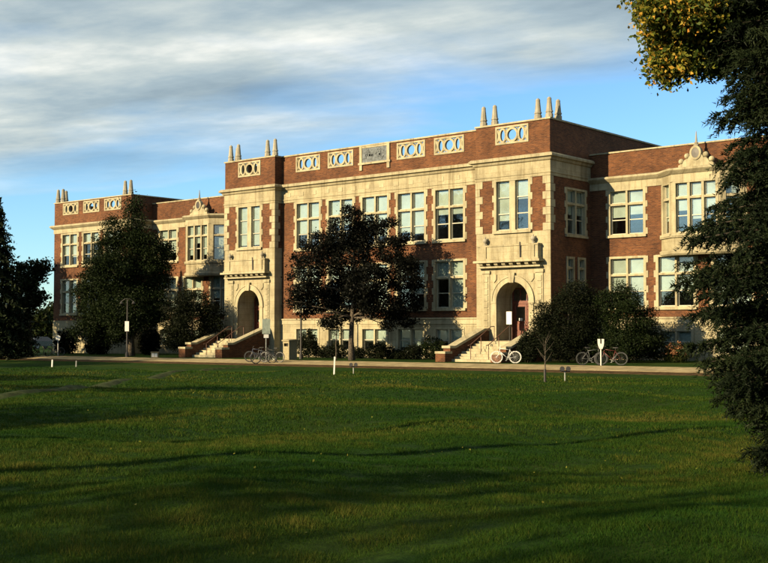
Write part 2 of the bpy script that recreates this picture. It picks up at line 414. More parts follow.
ys = np.unique(np.concatenate([np.linspace(-900, -130, 10), np.linspace(-130, -66, 20), np.linspace(-66, -14.5, 130), [-13.0, -8.0, -4.0, 2.0, 10.0], np.linspace(20, 300, 12), np.linspace(300, 1800, 10)]))
gx, gy = np.meshgrid(xs, ys); gzv = terrain(gx, gy)
nx, ny = len(xs), len(ys)
idx = np.arange(nx*ny).reshape(ny, nx)
fq = np.stack([idx[:-1, :-1], idx[:-1, 1:], idx[1:, 1:], idx[1:, :-1]], -1).reshape(-1, 4)
gm = np_mesh('ground', np.stack([gx, gy, gzv], -1).reshape(-1, 3), fq)
gm.polygons.foreach_set('use_smooth', [True]*len(gm.polygons))
tag(link('ground', gm, M['turf']), 'green lawn rolling gently down from the viewer to the school', None, kind='structure')

def strip(name, mat, ya, yb, x0, x1, lift, kerb=False):
    mb = MB(); xk = [x for x in [x0, -70.0, 40.0, x1] if x0 <= x <= x1]; xk = sorted(set(xk)); yk = [y for y in sorted({ya, yb, -13.0, -8.0}) if ya <= y <= yb]
    def P(x, y, l): return (x, y, gz(x, y)+l)
    for a, b in zip(xk[:-1], xk[1:]):
        for c, d in zip(yk[:-1], yk[1:]): mb.quad(P(a, c, lift), P(b, c, lift), P(b, d, lift), P(a, d, lift))
        mb.quad(P(a, ya, -0.3), P(b, ya, -0.3), P(b, ya, lift), P(a, ya, lift)); mb.quad(P(b, yb, -0.3), P(a, yb, -0.3), P(a, yb, lift), P(b, yb, lift))
    return build(name, mb, mat)
tag(strip('walkway', M['concrete'], -10.7, -8.0, -140, 60, 0.02), 'pale concrete walkway running along the front of the school', None, kind='structure')
tag(strip('dirt_verge', M['soil'], -12.1, -10.7, -140, 60, 0.010), 'bare brown earth verge between the walkway and the lawn', None, kind='structure')
def ribbon(name, mat, pix, width, lift, label):
    P = [ground(*p) for p in pix]; pts = []
    for a, b in zip(P[:-1], P[1:]):
        n = max(2, int((b-a).length/0.5))
        pts += [a.lerp(b, i/n) for i in range(n)]
    pts.append(P[-1]); V = []; k = len(pts); co = []
    for i, p in enumerate(pts):
        t = (pts[min(i+3, k-1)]-pts[max(i-3, 0)]); t.z = 0; t.normalize(); s = Vector((t.y, -t.x, 0))
        w = width*(0.75+0.5*random.random())
        for q in (-1, -0.33, 0.33, 1):
            c = p+s*(w*q/2); co.append((c.x, c.y, gz(c.x, c.y)+(lift if abs(q) < 0.9 else -0.03)))
    f = [(4*i+j, 4*i+j+1, 4*i+j+5, 4*i+j+4) for i in range(k-1) for j in range(3)]
    o = link(name, np_mesh(name, np.array(co), np.array(f)), mat)
    return tag(o, label, None, kind='structure')
PATH_PIX = [(-60, 405), (0, 398), (60, 391), (110, 384), (160, 376), (205, 370), (240, 367.5)]
PATH_LINE = [tuple(ground(*p))[:2] for p in PATH_PIX]
ribbon('footpath', M['track'], PATH_PIX, 0.75, 0.06, 'worn pale dirt footpath crossing the lawn')

# ------------------------------------------------------------------ grass and fallen leaves
def grass():
    blades = []
    for d0, d1, dens, wid, hgt in ((6.3, 11, 5600, 0.0055, 0.038), (11, 18, 3000, 0.008, 0.042), (18, 30, 1000, 0.014, 0.048), (30, 44, 330, 0.024, 0.052), (44, 62, 120, 0.04, 0.055)):
        area = 0.5*(d1*d1-d0*d0)*0.76; n = int(area*dens)
        d = np.sqrt(rng.uniform(d0*d0, d1*d1, n)); u = rng.uniform(-0.38, 0.38, n)
        fx, fy = FW.x/math.hypot(FW.x, FW.y), FW.y/math.hypot(FW.x, FW.y)
        x = CAM.x + fx*d + RT.x*u*d; y = CAM.y + fy*d + RT.y*u*d
        ok = y < -14.2; x, y = x[ok], y[ok]
        blades.append((x, y, np.full(len(x), wid), np.full(len(x), hgt)))
    x, y, w, h = [np.concatenate([b[i] for b in blades]) for i in range(4)]
    n = len(x)
    pat = np.zeros(n)
    for i in range(6):
        a = rng.uniform(0, 6.28); k = 2*math.pi/rng.uniform(2.0, 9.0); pat += np.sin(k*(x*math.cos(a)+y*math.sin(a))+rng.uniform(0, 6.28))
    pat /= 6
    fine = np.zeros(n)
    for i in range(8):
        a = rng.uniform(0, 6.28); k = 2*math.pi/rng.uniform(0.22, 1.1); fine += np.sin(k*(x*math.cos(a)+y*math.sin(a))+rng.uniform(0, 6.28)+2.0*pat)
    fine /= 3.2
    for (ax_, ay_), (bx_, by_) in zip(PATH_LINE[:-1], PATH_LINE[1:]):      # worn bare along the footpath
        L2 = (bx_-ax_)**2+(by_-ay_)**2; t_ = np.clip(((x-ax_)*(bx_-ax_)+(y-ay_)*(by_-ay_))/L2, 0, 1)
        near = np.hypot(x-ax_-t_*(bx_-ax_), y-ay_-t_*(by_-ay_)) < 0.42; w = np.where(near, 0.0, w); h = np.where(near, 0.001, h)
    h = h*rng.uniform(0.55, 1.25, n)*np.clip(1+0.35*pat+0.38*fine, 0.25, 2.2); w = w*rng.uniform(0.7, 1.3, n)
    z = terrain(x, y)-0.008
    a = rng.uniform(0, 6.28, n); la = rng.uniform(0, 6.28, n); lean = rng.uniform(0.1, 0.9, n)*h
    p0 = np.stack([x-np.cos(a)*w/2, y-np.sin(a)*w/2, z], -1); p1 = np.stack([x+np.cos(a)*w/2, y+np.sin(a)*w/2, z], -1)
    p2 = np.stack([x+np.cos(la)*lean, y+np.sin(la)*lean, z+h], -1)
    co = np.stack([p0, p1, p2], 1).reshape(-1, 3)
    tone = np.clip(0.42+0.60*pat+0.17*fine+rng.normal(0, 0.15, n), 0, 1)
    me = np_mesh('grass', co, np.arange(3*n).reshape(-1, 3), tone)
    o = link('grass', me, M['grass'])
    tag(o, 'short mown grass blades covering the lawn', 'grass', kind='stuff')
M['grass'] = make_leaf('grass_blade', [(0.0, (0.007, 0.030, 0.003)), (0.45, (0.018, 0.043, 0.004)), (0.78, (0.038, 0.056, 0.007)), (1.0, (0.075, 0.074, 0.014))], 0.7, 0.3, 0.05, 0.86)
grass()

# ================================================================== the school
XC = -14.67
SCH = empty('school_building', (XC, 7.0, 0.2)); SCH['world_parts'] = 1
tag(SCH, 'long two storey red brick school with cream stone trim, parapets and two arched entrances', 'building')
YP, YM, YW, YE = -1.2, -0.45, 3.55, 1.2
PR0, PR1 = -5.5, 0.0                     # right entrance pavilion in x; the left one mirrors it about XC
def mx(x): return 2*XC - x
PL0, PL1 = mx(PR1), mx(PR0)
WR1 = mx(-44.25); ER1 = mx(-55.9)
ZB = 2.85
CT, CF = 12.85, 11.47                    # centre cornice top, frieze bottom
WT, WF = 11.70, 10.90
PT_C, PT_W, PT_E = 14.92, 13.18, 13.82

brick_mb, base_mb, para_mb, stonew_mb, room_mb = MB(), MB(), MB(), MB(), MB()

# ---- windows
wcache = {}
def win_mesh(W, H, cols, tz, teeth, head, mull=0.13, rows=None, sillp=0.10, rails=True):
    key = (round(W,3), round(H,3), cols, tz, teeth, head, mull)
    if key in wcache: return wcache[key]
    j = 0.17; s = MB()
    s.box(-W/2, -W/2+j, -0.045, 0.30, 0, H); s.box(W/2-j, W/2, -0.045, 0.30, 0, H)
    s.box(-W/2+j, W/2-j, -0.045, 0.30, H-head, H)
    s.box(-W/2-0.06, W/2+0.06, -sillp-0.05, 0.30, -0.14, 0.0); s.box(-W/2+j, W/2-j, -0.02, 0.30, 0.0, 0.07)
    iw = W-2*j; lights = []
    cw = (iw-mull*(cols-1))/cols
    for i in range(cols):
        a = -iw/2+i*(cw+mull); lights.append((a, a+cw))
        if i: s.box(a-mull, a, -0.015, 0.30, 0.07, H-head)
    th = 0.13
    if tz:
        for a, b in lights: s.box(a, b, -0.005, 0.30, tz-th/2, tz+th/2)
    if teeth:
        n = teeth; bh = H/n
        for i in range(n):
            if i % 2 == 0:
                for sg in (-1, 1):
                    a, b = sorted((sg*(W/2), sg*(W/2+0.13)))
                    s.box(a, b, -0.040, 0.06, i*bh+0.02, (i+1)*bh-0.02)
    sa = MB(); panes = []
    zsp = [(0.07, tz-th/2), (tz+th/2, H-head)] if tz else [(0.07, H-head)]
    for a, b in lights:
        for q, (z0, z1) in enumerate(zsp):
            fr = 0.06
            sa.box(a, a+fr, 0.15, 0.21, z0, z1); sa.box(b-fr, b, 0.15, 0.21, z0, z1)
            sa.box(a+fr, b-fr, 0.15, 0.21, z0, z0+fr); sa.box(a+fr, b-fr, 0.15, 0.21, z1-fr, z1)
            cuts = [z0+fr, z1-fr]
            nr = 1
            if rails and (q == 0) and (tz or rows): nr = rows if (rows and not tz) else 2
            for k in range(1, nr):
                zz = z0+(z1-z0)*k/nr; sa.box(a+fr, b-fr, 0.14, 0.205, zz-0.03, zz+0.03); cuts.insert(-1, zz)
            for k in range(len(cuts)-1):
                panes.append((a+fr, b-fr, cuts[k]+(0.03 if k else 0), cuts[k+1]-(0.03 if k < len(cuts)-2 else 0)))
    pm = []
    for a, b, z0, z1 in panes:
        p = MB(); p.box(a, b, 0.175, 0.181, z0, z1); pm.append(p.mesh('pane'))
    wcache[key] = (s.mesh('window'), sa.mesh('sash'), pm, lights, H-head, panes)
    return wcache[key]
bcache = {}
def place_window(x, y, rz, z, W, H, cols=2, tz=None, teeth=0, head=0.14, mull=0.13, rows=None, blinds=True, lo=0.25, hi=0.75):
    ms, sa, pm, lights, top, panes = win_mesh(W, H, cols, tz, teeth, head, mull, rows)
    w = link('window', ms, M['stone_plain'], SCH, (x, y, z), rz)
    link('sash', sa, M['sash'], w)
    for p in pm: link('pane', p, M['glass'], w)
    if blinds:
        base = random.choice([0.08, 0.22, 0.34, 0.45, 0.50])
        for a, b in lights:
            f = base if random.random() < 0.6 else random.choice([0.05, 0.18, 0.28, 0.40, 0.62])
            key = (round(a,3), round(b,3), f, H)
            if key not in bcache:
                m = MB(); m.box(a+0.02, b-0.02, 0.245, 0.255, H*f, top-0.01); m.box(a+0.02, b-0.02, 0.235, 0.265, H*f-0.03, H*f); bcache[key] = m.mesh('blind')
            link('blind', bcache[key], M['blind'], w)
    return w
def hole(xc, z, W, H, x0): return (xc-W/2+0.03-x0, xc+W/2-0.03-x0, z-0.03, z+H)

UW, UH, UZ = 2.62, CF-7.95, 7.95          # upper windows of the centre block
LH, LZ = 6.72-3.46, 3.46
bays = [XC+(i-2)*3.23 for i in range(5)]
# centre
ops = [hole(b, UZ, UW, UH, PL1) for b in bays]+[hole(b, LZ, UW, LH, PL1) for b in bays]
brick_mb.wall(PL1, YM, 0, PR0-PL1, ZB, CF+0.1, ops)
for b in bays:
    place_window(b, YM, 0, UZ, UW, UH, 2, 2.22, 7)
    place_window(b, YM, 0, LZ, UW, LH, 2, 2.05, 7)
BZ, BH = 0.55, 1.70
bops = [hole(b, BZ, 2.5, BH, PL1) for b in bays]
base_mb.wall(PL1, YM-0.06, 0, PR0-PL1, -0.6, ZB, bops); build('stone_base', base_mb, M['stone'], SCH); base_mb = MB()
for b in bays: place_window(b, YM-0.06, 0, BZ, 2.5, BH, 2, None, 0, rows=2)
# wings
def wing(sg):
    base_mb = MB()
    def X(x): return x if sg > 0 else mx(x)
    a0, a1 = sorted((X(0.0), X(WR1))); ww = 2.62; H1 = WF-7.97; H2 = 6.66-3.44
    ops = []; bc = X(7.62)
    for c in (X(2.58), X(12.7)):
        ops += [hole(c, 7.97, ww, H1, a0), hole(c, 3.44, ww, H2, a0)]
        place_window(c, YW, 0, 7.97, ww, H1, 2, 1.95, 7); place_window(c, YW, 0, 3.44, ww, H2, 2, 2.05, 7)
    for c in (bc-1.78, bc+1.78):
        ops.append(hole(c, 3.44, 2.62, H2, a0)); place_window(c, YW, 0, 3.44, 2.62, H2, 2, 2.05, 7)
    ops.append((bc-2.2-a0, bc+2.2-a0, 7.9, 10.8))
    brick_mb.wall(a0, YW, 0, a1-a0, ZB, WF+0.1, ops)
    bo = []
    for c in (X(2.58), X(12.7), bc-1.78, bc+1.78):
        bo.append(hole(c, 0.65, 2.3, 1.5, a0)); place_window(c, YW-0.06, 0, 0.65, 2.3, 1.5, 2, None, 0, rows=2)
    base_mb.wall(a0, YW-0.06, 0, a1-a0, -0.6, ZB, bo)
    build('stone_base', base_mb, M['stone'], SCH)
    # oriel
    q = [(bc-2.70, YW), (bc-1.50, YW-1.0), (bc+1.50, YW-1.0), (bc+2.70, YW)]
    o = MB(); az, at = 6.78, WF+0.1; sz = 7.80
    for (xa, ya), (xb, yb) in zip(q[:-1], q[1:]):
        L = math.hypot(xb-xa, yb-ya); rz = math.atan2(yb-ya, xb-xa)
        wd = 2.84 if L > 2 else 1.24; n = 3 if L > 2 else 1
        o.wall(xa, ya, rz, L, az, at, [(L/2-wd/2+0.03, L/2+wd/2-0.03, sz-0.03, WF)], 0.28)
        place_window(xa+(xb-xa)/2, ya+(yb-ya)/2, rz, sz, wd, WF-sz, n, 2.12, 0, 0.10, 0.16)
    build('oriel_bay', o, M['stone'], SCH)
    m = MB(); m.sweep(q, [(0, 6.52), (0.10, 6.62), (0.14, 6.78), (0.06, 6.84), (0, 6.86)]); m.sweep(q, [(0, 7.55), (0.10, 7.58), (0.12, 7.68), (0, 7.72)])
    m.prism(list(reversed(q)) if False else q, 'z', 6.55, 6.60)
    build('oriel_moulding', m, M['stone_plain'], SCH)
    # cornice and frieze of the wing, breaking forward round the oriel
    path = [(a0, YW)]+q+[(a1, YW)]
    m = MB(); m.sweep(path, [(0, WF), (0.05, WF), (0.05, WF+0.42), (0.14, WF+0.48), (0.28, WF+0.60), (0.34, WF+0.66), (0.34, WT-0.06), (0.22, WT), (-0.3, WT+0.02)])
    m.prism([(bc-2.7, YW), (bc-1.5, YW-1.0), (bc+1.5, YW-1.0), (bc+2.7, YW)], 'z', WT-0.1, WT+0.01)
    build('cornice', m, M['stone_plain'], SCH)
    para_mb.wall(a0, YW, 0, a1-a0, WT, PT_W, (), thick=0.35)
    m = MB(); m.sweep([(a0, YW), (a1, YW)], [(-0.40, PT_W), (0.07, PT_W), (0.07, PT_W+0.09), (-0.40, PT_W+0.09)]); build('coping', m, M['stone_plain'], SCH)
    m = MB(); m.sweep([(a0, YW-0.06), (a1, YW-0.06)], [(0, ZB-0.42), (0.06, ZB-0.40), (0.06, ZB-0.12), (0.12, ZB-0.06), (0.10, ZB), (-0.08, ZB+0.03)]); build('water_table', m, M['stone_plain'], SCH)
    crest(bc, YW-0.92, WT+0.02)
def crest(x, y, z):
    c = MB(); c.prism([(-1.1,0),(1.1,0),(1.1,0.14),(0.85,0.20),(0.72,0.42),(0.50,0.48),(0.34,0.72),(-0.34,0.72),(-0.50,0.48),(-0.72,0.42),(-0.85,0.20),(-1.1,0.14)], 'y', -0.02, 0.20)
    o = build('crest', c, M['stone_plain'], SCH, (x, y, z))
    r = MB(); r.ring(0, 0.80, (0.36, 0.42), (0.24, 0.30), -0.08, 0.22); build('cartouche_ring', r, M['stone_plain'], o)
    d = MB(); d.lathe((0, 0, 0), [(0.001, -0.02), (0.235, -0.02), (0.235, 0.04), (0.001, 0.05)], 20); e = build('ring_hole_shade', d, M['iron'], o, (0, -0.02, 0.80)); e.rotation_euler = (R(90), 0, 0); e.scale = (1, 1.25, 1)  # dark disc paints in the shade of the ring's open middle
    for bx, bz in ((-0.95, 0.36), (0.95, 0.36), (-0.58, 0.66), (0.58, 0.66)):
        b = MB(); b.lathe((0, 0, 0), [(0.05, -0.24), (0.10, -0.18), (0.08, -0.14)]+[(0.175*math.cos(t), 0.175*math.sin(t)) for t in np.linspace(-1.1, 1.5, 9)], 14); build('ball', b, M['stone_plain'], o, (bx, 0.09, bz), smooth_sh=True)
    s = MB(); s.lathe((0, 0, 0), [(0.16, 0), (0.17, 0.07), (0.09, 0.12), (0.12, 0.2), (0.07, 0.28), (0.025, 0.85), (0.004, 0.92)], 10); build('spike', s, M['obelisk'], o, (0, 0.09, 1.20))

# ---- tracery panels
tr = MB()
def tracery(s, w=2.46, h=1.14, d=0.16):
    y0, y1 = -0.05, d
    s.box(-w/2, w/2, y0, y1, 0, 0.12); s.box(-w/2, w/2, y0, y1, h-0.12, h); s.box(-w/2, -w/2+0.12, y0, y1, 0.12, h-0.12); s.box(w/2-0.12, w/2, y0, y1, 0.12, h-0.12)
    zc = h/2
    s.ring(0, zc, 0.46, 0.33, y0+0.012, y1-0.012, 30)
    for sg in (-1, 1):
        s.ring(sg*0.70, zc, (0.27, 0.46), (0.16, 0.35), y0+0.02, y1-0.02, 24)
        s.ring(sg*1.24, zc, (0.30, 0.46), (0.19, 0.35), y0+0.028, y1-0.028, 14, *((math.pi/2, 1.5*math.pi) if sg > 0 else (-math.pi/2, math.pi/2)))
        for xx in (0.455, 0.955):
            for dz in (-1, 1):
                s.tube([(sg*(xx-0.13), (y0+y1)/2, zc+dz*0.46), (sg*xx, (y0+y1)/2, zc+dz*0.28), (sg*(xx+0.13), (y0+y1)/2, zc+dz*0.46)], 0.045, 6)
            s.box(sg*xx-0.05, sg*xx+0.05, y0+0.04, y1-0.04, zc-0.30, zc+0.30)
tracery(tr); tr_mesh = tr.mesh('tracery_panel')
def tr_hole(xc, z, x0, w=2.46, h=1.14): return (xc-w/2+0.02-x0, xc+w/2-0.02-x0, z+0.02, z+h-0.02)

# ---- obelisks
ob = MB(); ob.lathe((0,0,0), [(0.24, 0), (0.24, 0.22), (0.20, 0.24), (0.20, 0.30), (0.235, 0.33), (0.235, 0.40), (0.20, 0.43), (0.135, 1.10), (0.145, 1.13), (0.125, 1.20), (0.07, 1.26), (0.015, 1.28)], 8, R(22.5)); ob_mesh = ob.mesh('obelisk')
def obelisk(x, y, z): link('obelisk', ob_mesh, M['obelisk'], SCH, (x, y, z))

# ---- centre block trim
cpath = [(PL0, 12), (PL0, YP), (PL1, YP), (PL1, YM), (PR0, YM), (PR0, YP), (PR1, YP), (PR1, 16)]
m = MB(); m.sweep(cpath, [(0, CF), (0.05, CF), (0.05, CF+0.16), (0.09, CF+0.19), (0.09, CF+0.26), (0.05, CF+0.29), (0.05, CF+0.92), (0.14, CF+0.98), (0.20, CF+1.10), (0.36, CF+1.16), (0.36, CF+1.28), (0.24, CT), (-0.3, CT+0.02)])
build('cornice', m, M['stone'], SCH)
m = MB(); m.sweep(cpath, [(-0.40, PT_C), (0.07, PT_C), (0.07, PT_C+0.10), (-0.40, PT_C+0.10)])
build('coping', m, M['stone_plain'], SCH)
m = MB(); bp_ = [(PL1, YM-0.06), (PR0, YM-0.06)]; m.sweep(bp_, [(0, ZB-0.42), (0.06, ZB-0.40), (0.06, ZB-0.12), (0.12, ZB-0.06), (0.10, ZB), (-0.08, ZB+0.03)])
build('water_table', m, M['stone_plain'], SCH)
# dentils and carved blocks in the centre frieze
for i in range(14):
    d = MB(); d.box(-0.22, 0.22, -0.055, 0, 0, 0.3)
    if i == 0: dm = d.mesh('frieze_block')
    link('frieze_block', dm, M['stone_plain'], SCH, (PL1+0.75+i*(PR0-PL1-1.5)/13, YM-0.02, CF+0.42))
# parapet of centre with the plaque and four tracery panels
pz = 13.68
ops = [tr_hole(bays[i], pz, PL1) for i in (0, 1, 3, 4)]
para_mb.wall(PL1, YM, 0, PR0-PL1, CT, PT_C, ops, thick=0.35)
for i in (0, 1, 3, 4): link('tracery_panel', tr_mesh, M['stone_plain'], SCH, (bays[i], YM, pz))
p = MB(); p.box(-1.38, -1.14, -0.10, 0.02, -0.45, 1.24); p.box(1.14, 1.38, -0.10, 0.02, -0.45, 1.24); p.box(-1.14, 1.14, -0.08, 0.02, 1.10, 1.22); p.box(-1.46, 1.46, -0.14, 0.02, -0.06, 0.08)
po = build('plaque', p, M['stone_plain'], SCH, (XC, YM, pz)); 
p = MB(); p.box(-1.13, 1.13, -0.05, 0.02, 0.08, 1.10)
for i in range(26):
    a = rng.uniform(-0.95, 0.8); c_ = rng.uniform(0.18, 0.9); p.box(a, a+rng.uniform(0.06, 0.22), -0.085, -0.045, c_, c_+rng.uniform(0.05, 0.16))
build('relief', p, M['slate'], po)

# ---- entrance pavilions
def pavilion(x0, x1, outer):
    xc = (x0+x1)/2; W = x1-x0
    # brick storey with its tall window
    wW, wz = 2.72, 8.22; wH = CF-wz
    brick_mb.wall(x0, YP, 0, W, 8.13, CF+0.1, [hole(xc, wz, wW, wH, x0)])
    place_window(xc, YP, 0, wz, wW, wH, 2, None, 7, 0.10, 0.42, rows=3)
    # quoins at both corners, each stone its own piece
    qh = (CF-8.13)/7
    for k in range(7):
        ln = 0.52 if k % 2 == 0 else 0.30
        for s_ in (0, 1):
            key = ('q', ln, s_)
            if key not in bcache:
                d = MB()
                a, b = (-0.035, ln) if s_ == 0 else (-ln, 0.035)
                d.box(a, b, -0.035, 0.34, 0.012, qh-0.012); bcache[key] = d.mesh('quoin')
            link('quoin', bcache[key], M['stone_plain'], SCH, (x0 if s_ == 0 else x1, YP, 8.13+k*qh))
    # stone front with the arch
    f = MB(); hw, sp = 1.20, 3.86; z0 = -0.6; z1 = 8.13
    def rect(a, b, c, d): f.quad((a,YP,c), (b,YP,c), (b,YP,d), (a,YP,d))
    rect(x0, xc-hw, z0, z1); rect(xc+hw, x1, z0, z1); rect(xc-hw, xc+hw, z0, 1.4)
    dp = 1.55; prev = None; seg = 22
    for i in range(seg+1):
        a = math.pi*(1-i/seg); p = (xc+hw*math.cos(a), sp+hw*math.sin(a))
        if prev:
            f.quad((prev[0],YP,prev[1]), (p[0],YP,p[1]), (p[0],YP,z1), (prev[0],YP,z1))
            f.quad((prev[0],YP,prev[1]), (prev[0],YP+dp,prev[1]), (p[0],YP+dp,p[1]), (p[0],YP,p[1]))
        prev = p
    f.quad((xc-hw,YP,1.4), (xc-hw,YP+dp,1.4), (xc-hw,YP+dp,sp), (xc-hw,YP,sp)); f.quad((xc+hw,YP+dp,1.4), (xc+hw,YP,1.4), (xc+hw,YP,sp), (xc+hw,YP+dp,sp))
    f.quad((xc-hw,YP,1.4), (xc+hw,YP,1.4), (xc+hw,YP+dp,1.4), (xc-hw,YP+dp,1.4))
    build('stone_front', f, M['stone'], SCH)
    g = MB(); g.ring(xc, sp, hw+0.34, hw, YP-0.07, YP+0.02, 26, 0, math.pi); g.ring(xc, sp, hw+0.40, hw+0.30, YP-0.11, YP+0.02, 26, 0, math.pi)
    g.box(xc-hw-0.34, xc-hw, YP-0.07, YP+0.02, 1.4, sp); g.box(xc+hw, xc+hw+0.34, YP-0.07, YP+0.02, 1.4, sp); g.box(xc-hw-0.40, xc-hw+0.02, YP-0.10, YP+0.02, sp-0.12, sp); g.box(xc+hw-0.02, xc+hw+0.40, YP-0.10, YP+0.02, sp-0.12, sp)
    build('archivolt', g, M['stone_plain'], SCH)
    k = MB(); k.prism([(xc-0.15, sp+hw-0.06), (xc+0.15, sp+hw-0.06), (xc+0.24, sp+hw+0.55), (xc-0.24, sp+hw+0.55)], 'y', YP-0.18, YP); build('keystone', k, M['stone_plain'], SCH)
    for s_ in (-1, 1):
        pl = MB(); a = xc+s_*1.98
        pl.box(a-0.26, a+0.26, YP-0.05, YP+0.02, 0.0, 5.72); pl.box(a-0.34, a+0.34, YP-0.12, YP+0.02, 0.0, 0.9); pl.box(a-0.33, a+0.33, YP-0.13, YP+0.02, 5.60, 5.78)
        po = build('pilaster', pl, M['stone_plain'], SCH)
        for i in range(11):
            key = ('rb',)
            if key not in bcache:
                b = MB(); b.box(-0.16, 0.16, -0.05, 0.0, 0.03, 0.37); bcache[key] = b.mesh('rusticated_block')
            link('rusticated_block', bcache[key], M['stone_plain'], po, (a, YP-0.045, 1.05+i*0.40))
        # carved shield beside the arch head
        sh = MB(); sh.prism([(-0.2, 0.42), (-0.2, 0.12), (0, -0.1), (0.2, 0.12), (0.2, 0.42)], 'y', -0.06, 0.0); build('carved_shield', sh, M['stone_plain'], SCH, (xc+s_*1.38, YP-0.005, 5.12))
    # balcony
    bx0, bx1 = xc-2.36, xc+2.10 if x1 > -10 else xc+2.10
    b = MB(); b.box(bx0, bx1, YP-0.40, YP+0.02, 6.43, 7.26); b.box(bx0-0.05, bx1+0.05, YP-0.45, YP+0.02, 7.26, 7.36); b.box(bx0-0.06, bx1+0.06, YP-0.46, YP+0.02, 6.40, 6.52)
    for a in (bx0+0.45, bx1-0.45): b.box(a-0.22, a+0.22, YP-0.46, YP-0.40, 6.52, 7.26)
    build('balcony', b, M['stone'], SCH)
    c = MB(); c.box(bx0-0.22, bx1+0.22, YP-0.62, YP+0.02, 6.26, 6.40); c.box(bx0-0.10, bx1+0.10, YP-0.34, YP+0.02, 5.94, 6.04); build('balcony_cornice', c, M['stone_plain'], SCH)
    if ('br',) not in bcache:
        d = MB(); d.prism([(-0.48, 0.22), (-0.42, 0.08), (-0.28, 0.0), (0.02, 0.0), (0.02, 0.22)][::-1], 'x', -0.13, 0.13); bcache[('br',)] = d.mesh('bracket')
    for i in range(8): link('bracket', bcache[('br',)], M['stone_plain'], SCH, (bx0+0.25+i*(bx1-bx0-0.5)/7, YP, 6.04))
    for a in (bx0+0.45, bx1-0.45):
        if ('urn',) not in bcache:
            u = MB(); u.lathe((0,0,0), [(0.12, 0), (0.12, 0.05), (0.05, 0.09), (0.07, 0.14), (0.15, 0.26), (0.16, 0.34), (0.11, 0.42), (0.04, 0.46), (0.05, 0.52), (0.01, 0.56)], 12); bcache[('urn',)] = u.mesh('urn')
        link('urn', bcache[('urn',)], M['obelisk'], SCH, (a, YP-0.22, 7.36))
    sp_ = MB(); sp_.tube([(0, 0, 0), (0, -0.03, 0.95)], 0.045, 8); build('flagpole_socket', sp_, M['iron'], SCH, (xc+0.86, YP-0.44, 6.52))
    # porch back wall, doors, fanlight
    yb = YP+dp; pw = MB(); pw.wall(xc-hw, yb, 0, 2*hw, 1.4, 5.1, [(0.10, 2*hw-0.10, 1.4, 4.75)], 0.2); build('porch_wall', pw, M['stone'], SCH)
    fr = MB(); fr.box(xc-1.1, xc-1.0, yb+0.02, yb+0.16, 1.4, 4.74); fr.box(xc+1.0, xc+1.1, yb+0.02, yb+0.16, 1.4, 4.74); fr.box(xc-1.0, xc+1.0, yb+0.02, yb+0.16, 3.72, 3.92); fr.box(xc-1.0, xc+1.0, yb+0.02, yb+0.16, 4.66, 4.74)
    for a in (-0.5, 0.0, 0.5): fr.box(xc+a-0.03, xc+a+0.03, yb+0.04, yb+0.12, 3.92, 4.66)
    fo = build('door_frame', fr, M['wood'], SCH)
    fp = MB(); fp.box(xc-1.0, xc+1.0, yb+0.07, yb+0.076, 3.92, 4.66); build('fanlight_pane', fp, M['glass'], fo)
    for s_ in (-1, 1):
        d = MB(); d.wall(-0.48, 0, 0, 0.96, 0, 2.30, [(0.14, 0.82, 1.20, 2.12)], thick=0.06); d.box(-0.36, 0.36, -0.02, 0.03, 0.18, 0.55); d.box(-0.36, 0.36, -0.02, 0.03, 0.66, 1.04)
        do = build('door', d, M['wood'], SCH, (xc+s_*0.495, yb+0.06, 1.42))
        g_ = MB(); g_.box(-0.34, 0.34, 0.03, 0.036, 1.20, 2.12); build('door_pane', g_, M['glass'], do)
        h_ = MB(); h_.tube([(-s_*0.36, -0.01, 0.95), (-s_*0.36, -0.07, 0.98), (-s_*0.36, -0.07, 1.22), (-s_*0.36, -0.01, 1.25)], 0.014, 6); build('door_handle', h_, M['steel'], do)
        if s_ < 0 or True:
            n_ = MB(); n_.box(-0.13, 0.13, 0.018, 0.024, 1.24, 1.40)
            if s_ < 0: build('door_notice', n_, M['white'], do)
    # parapet
    para_mb.wall(x0, YP, 0, W, CT, PT_C, [tr_hole(xc, pz, x0)], thick=0.35)
    link('tracery_panel', tr_mesh, M['stone_plain'], SCH, (xc, YP, pz))
    for a in (x0+0.50, x0+1.36, x1-0.93, x1-0.12): obelisk(a, YP+0.14, PT_C+0.10)
    ox = x1-0.12 if outer > 0 else x0+0.12
    obelisk(ox, YP+1.15, PT_C+0.10)
    # entrance steps
    stairs(xc)
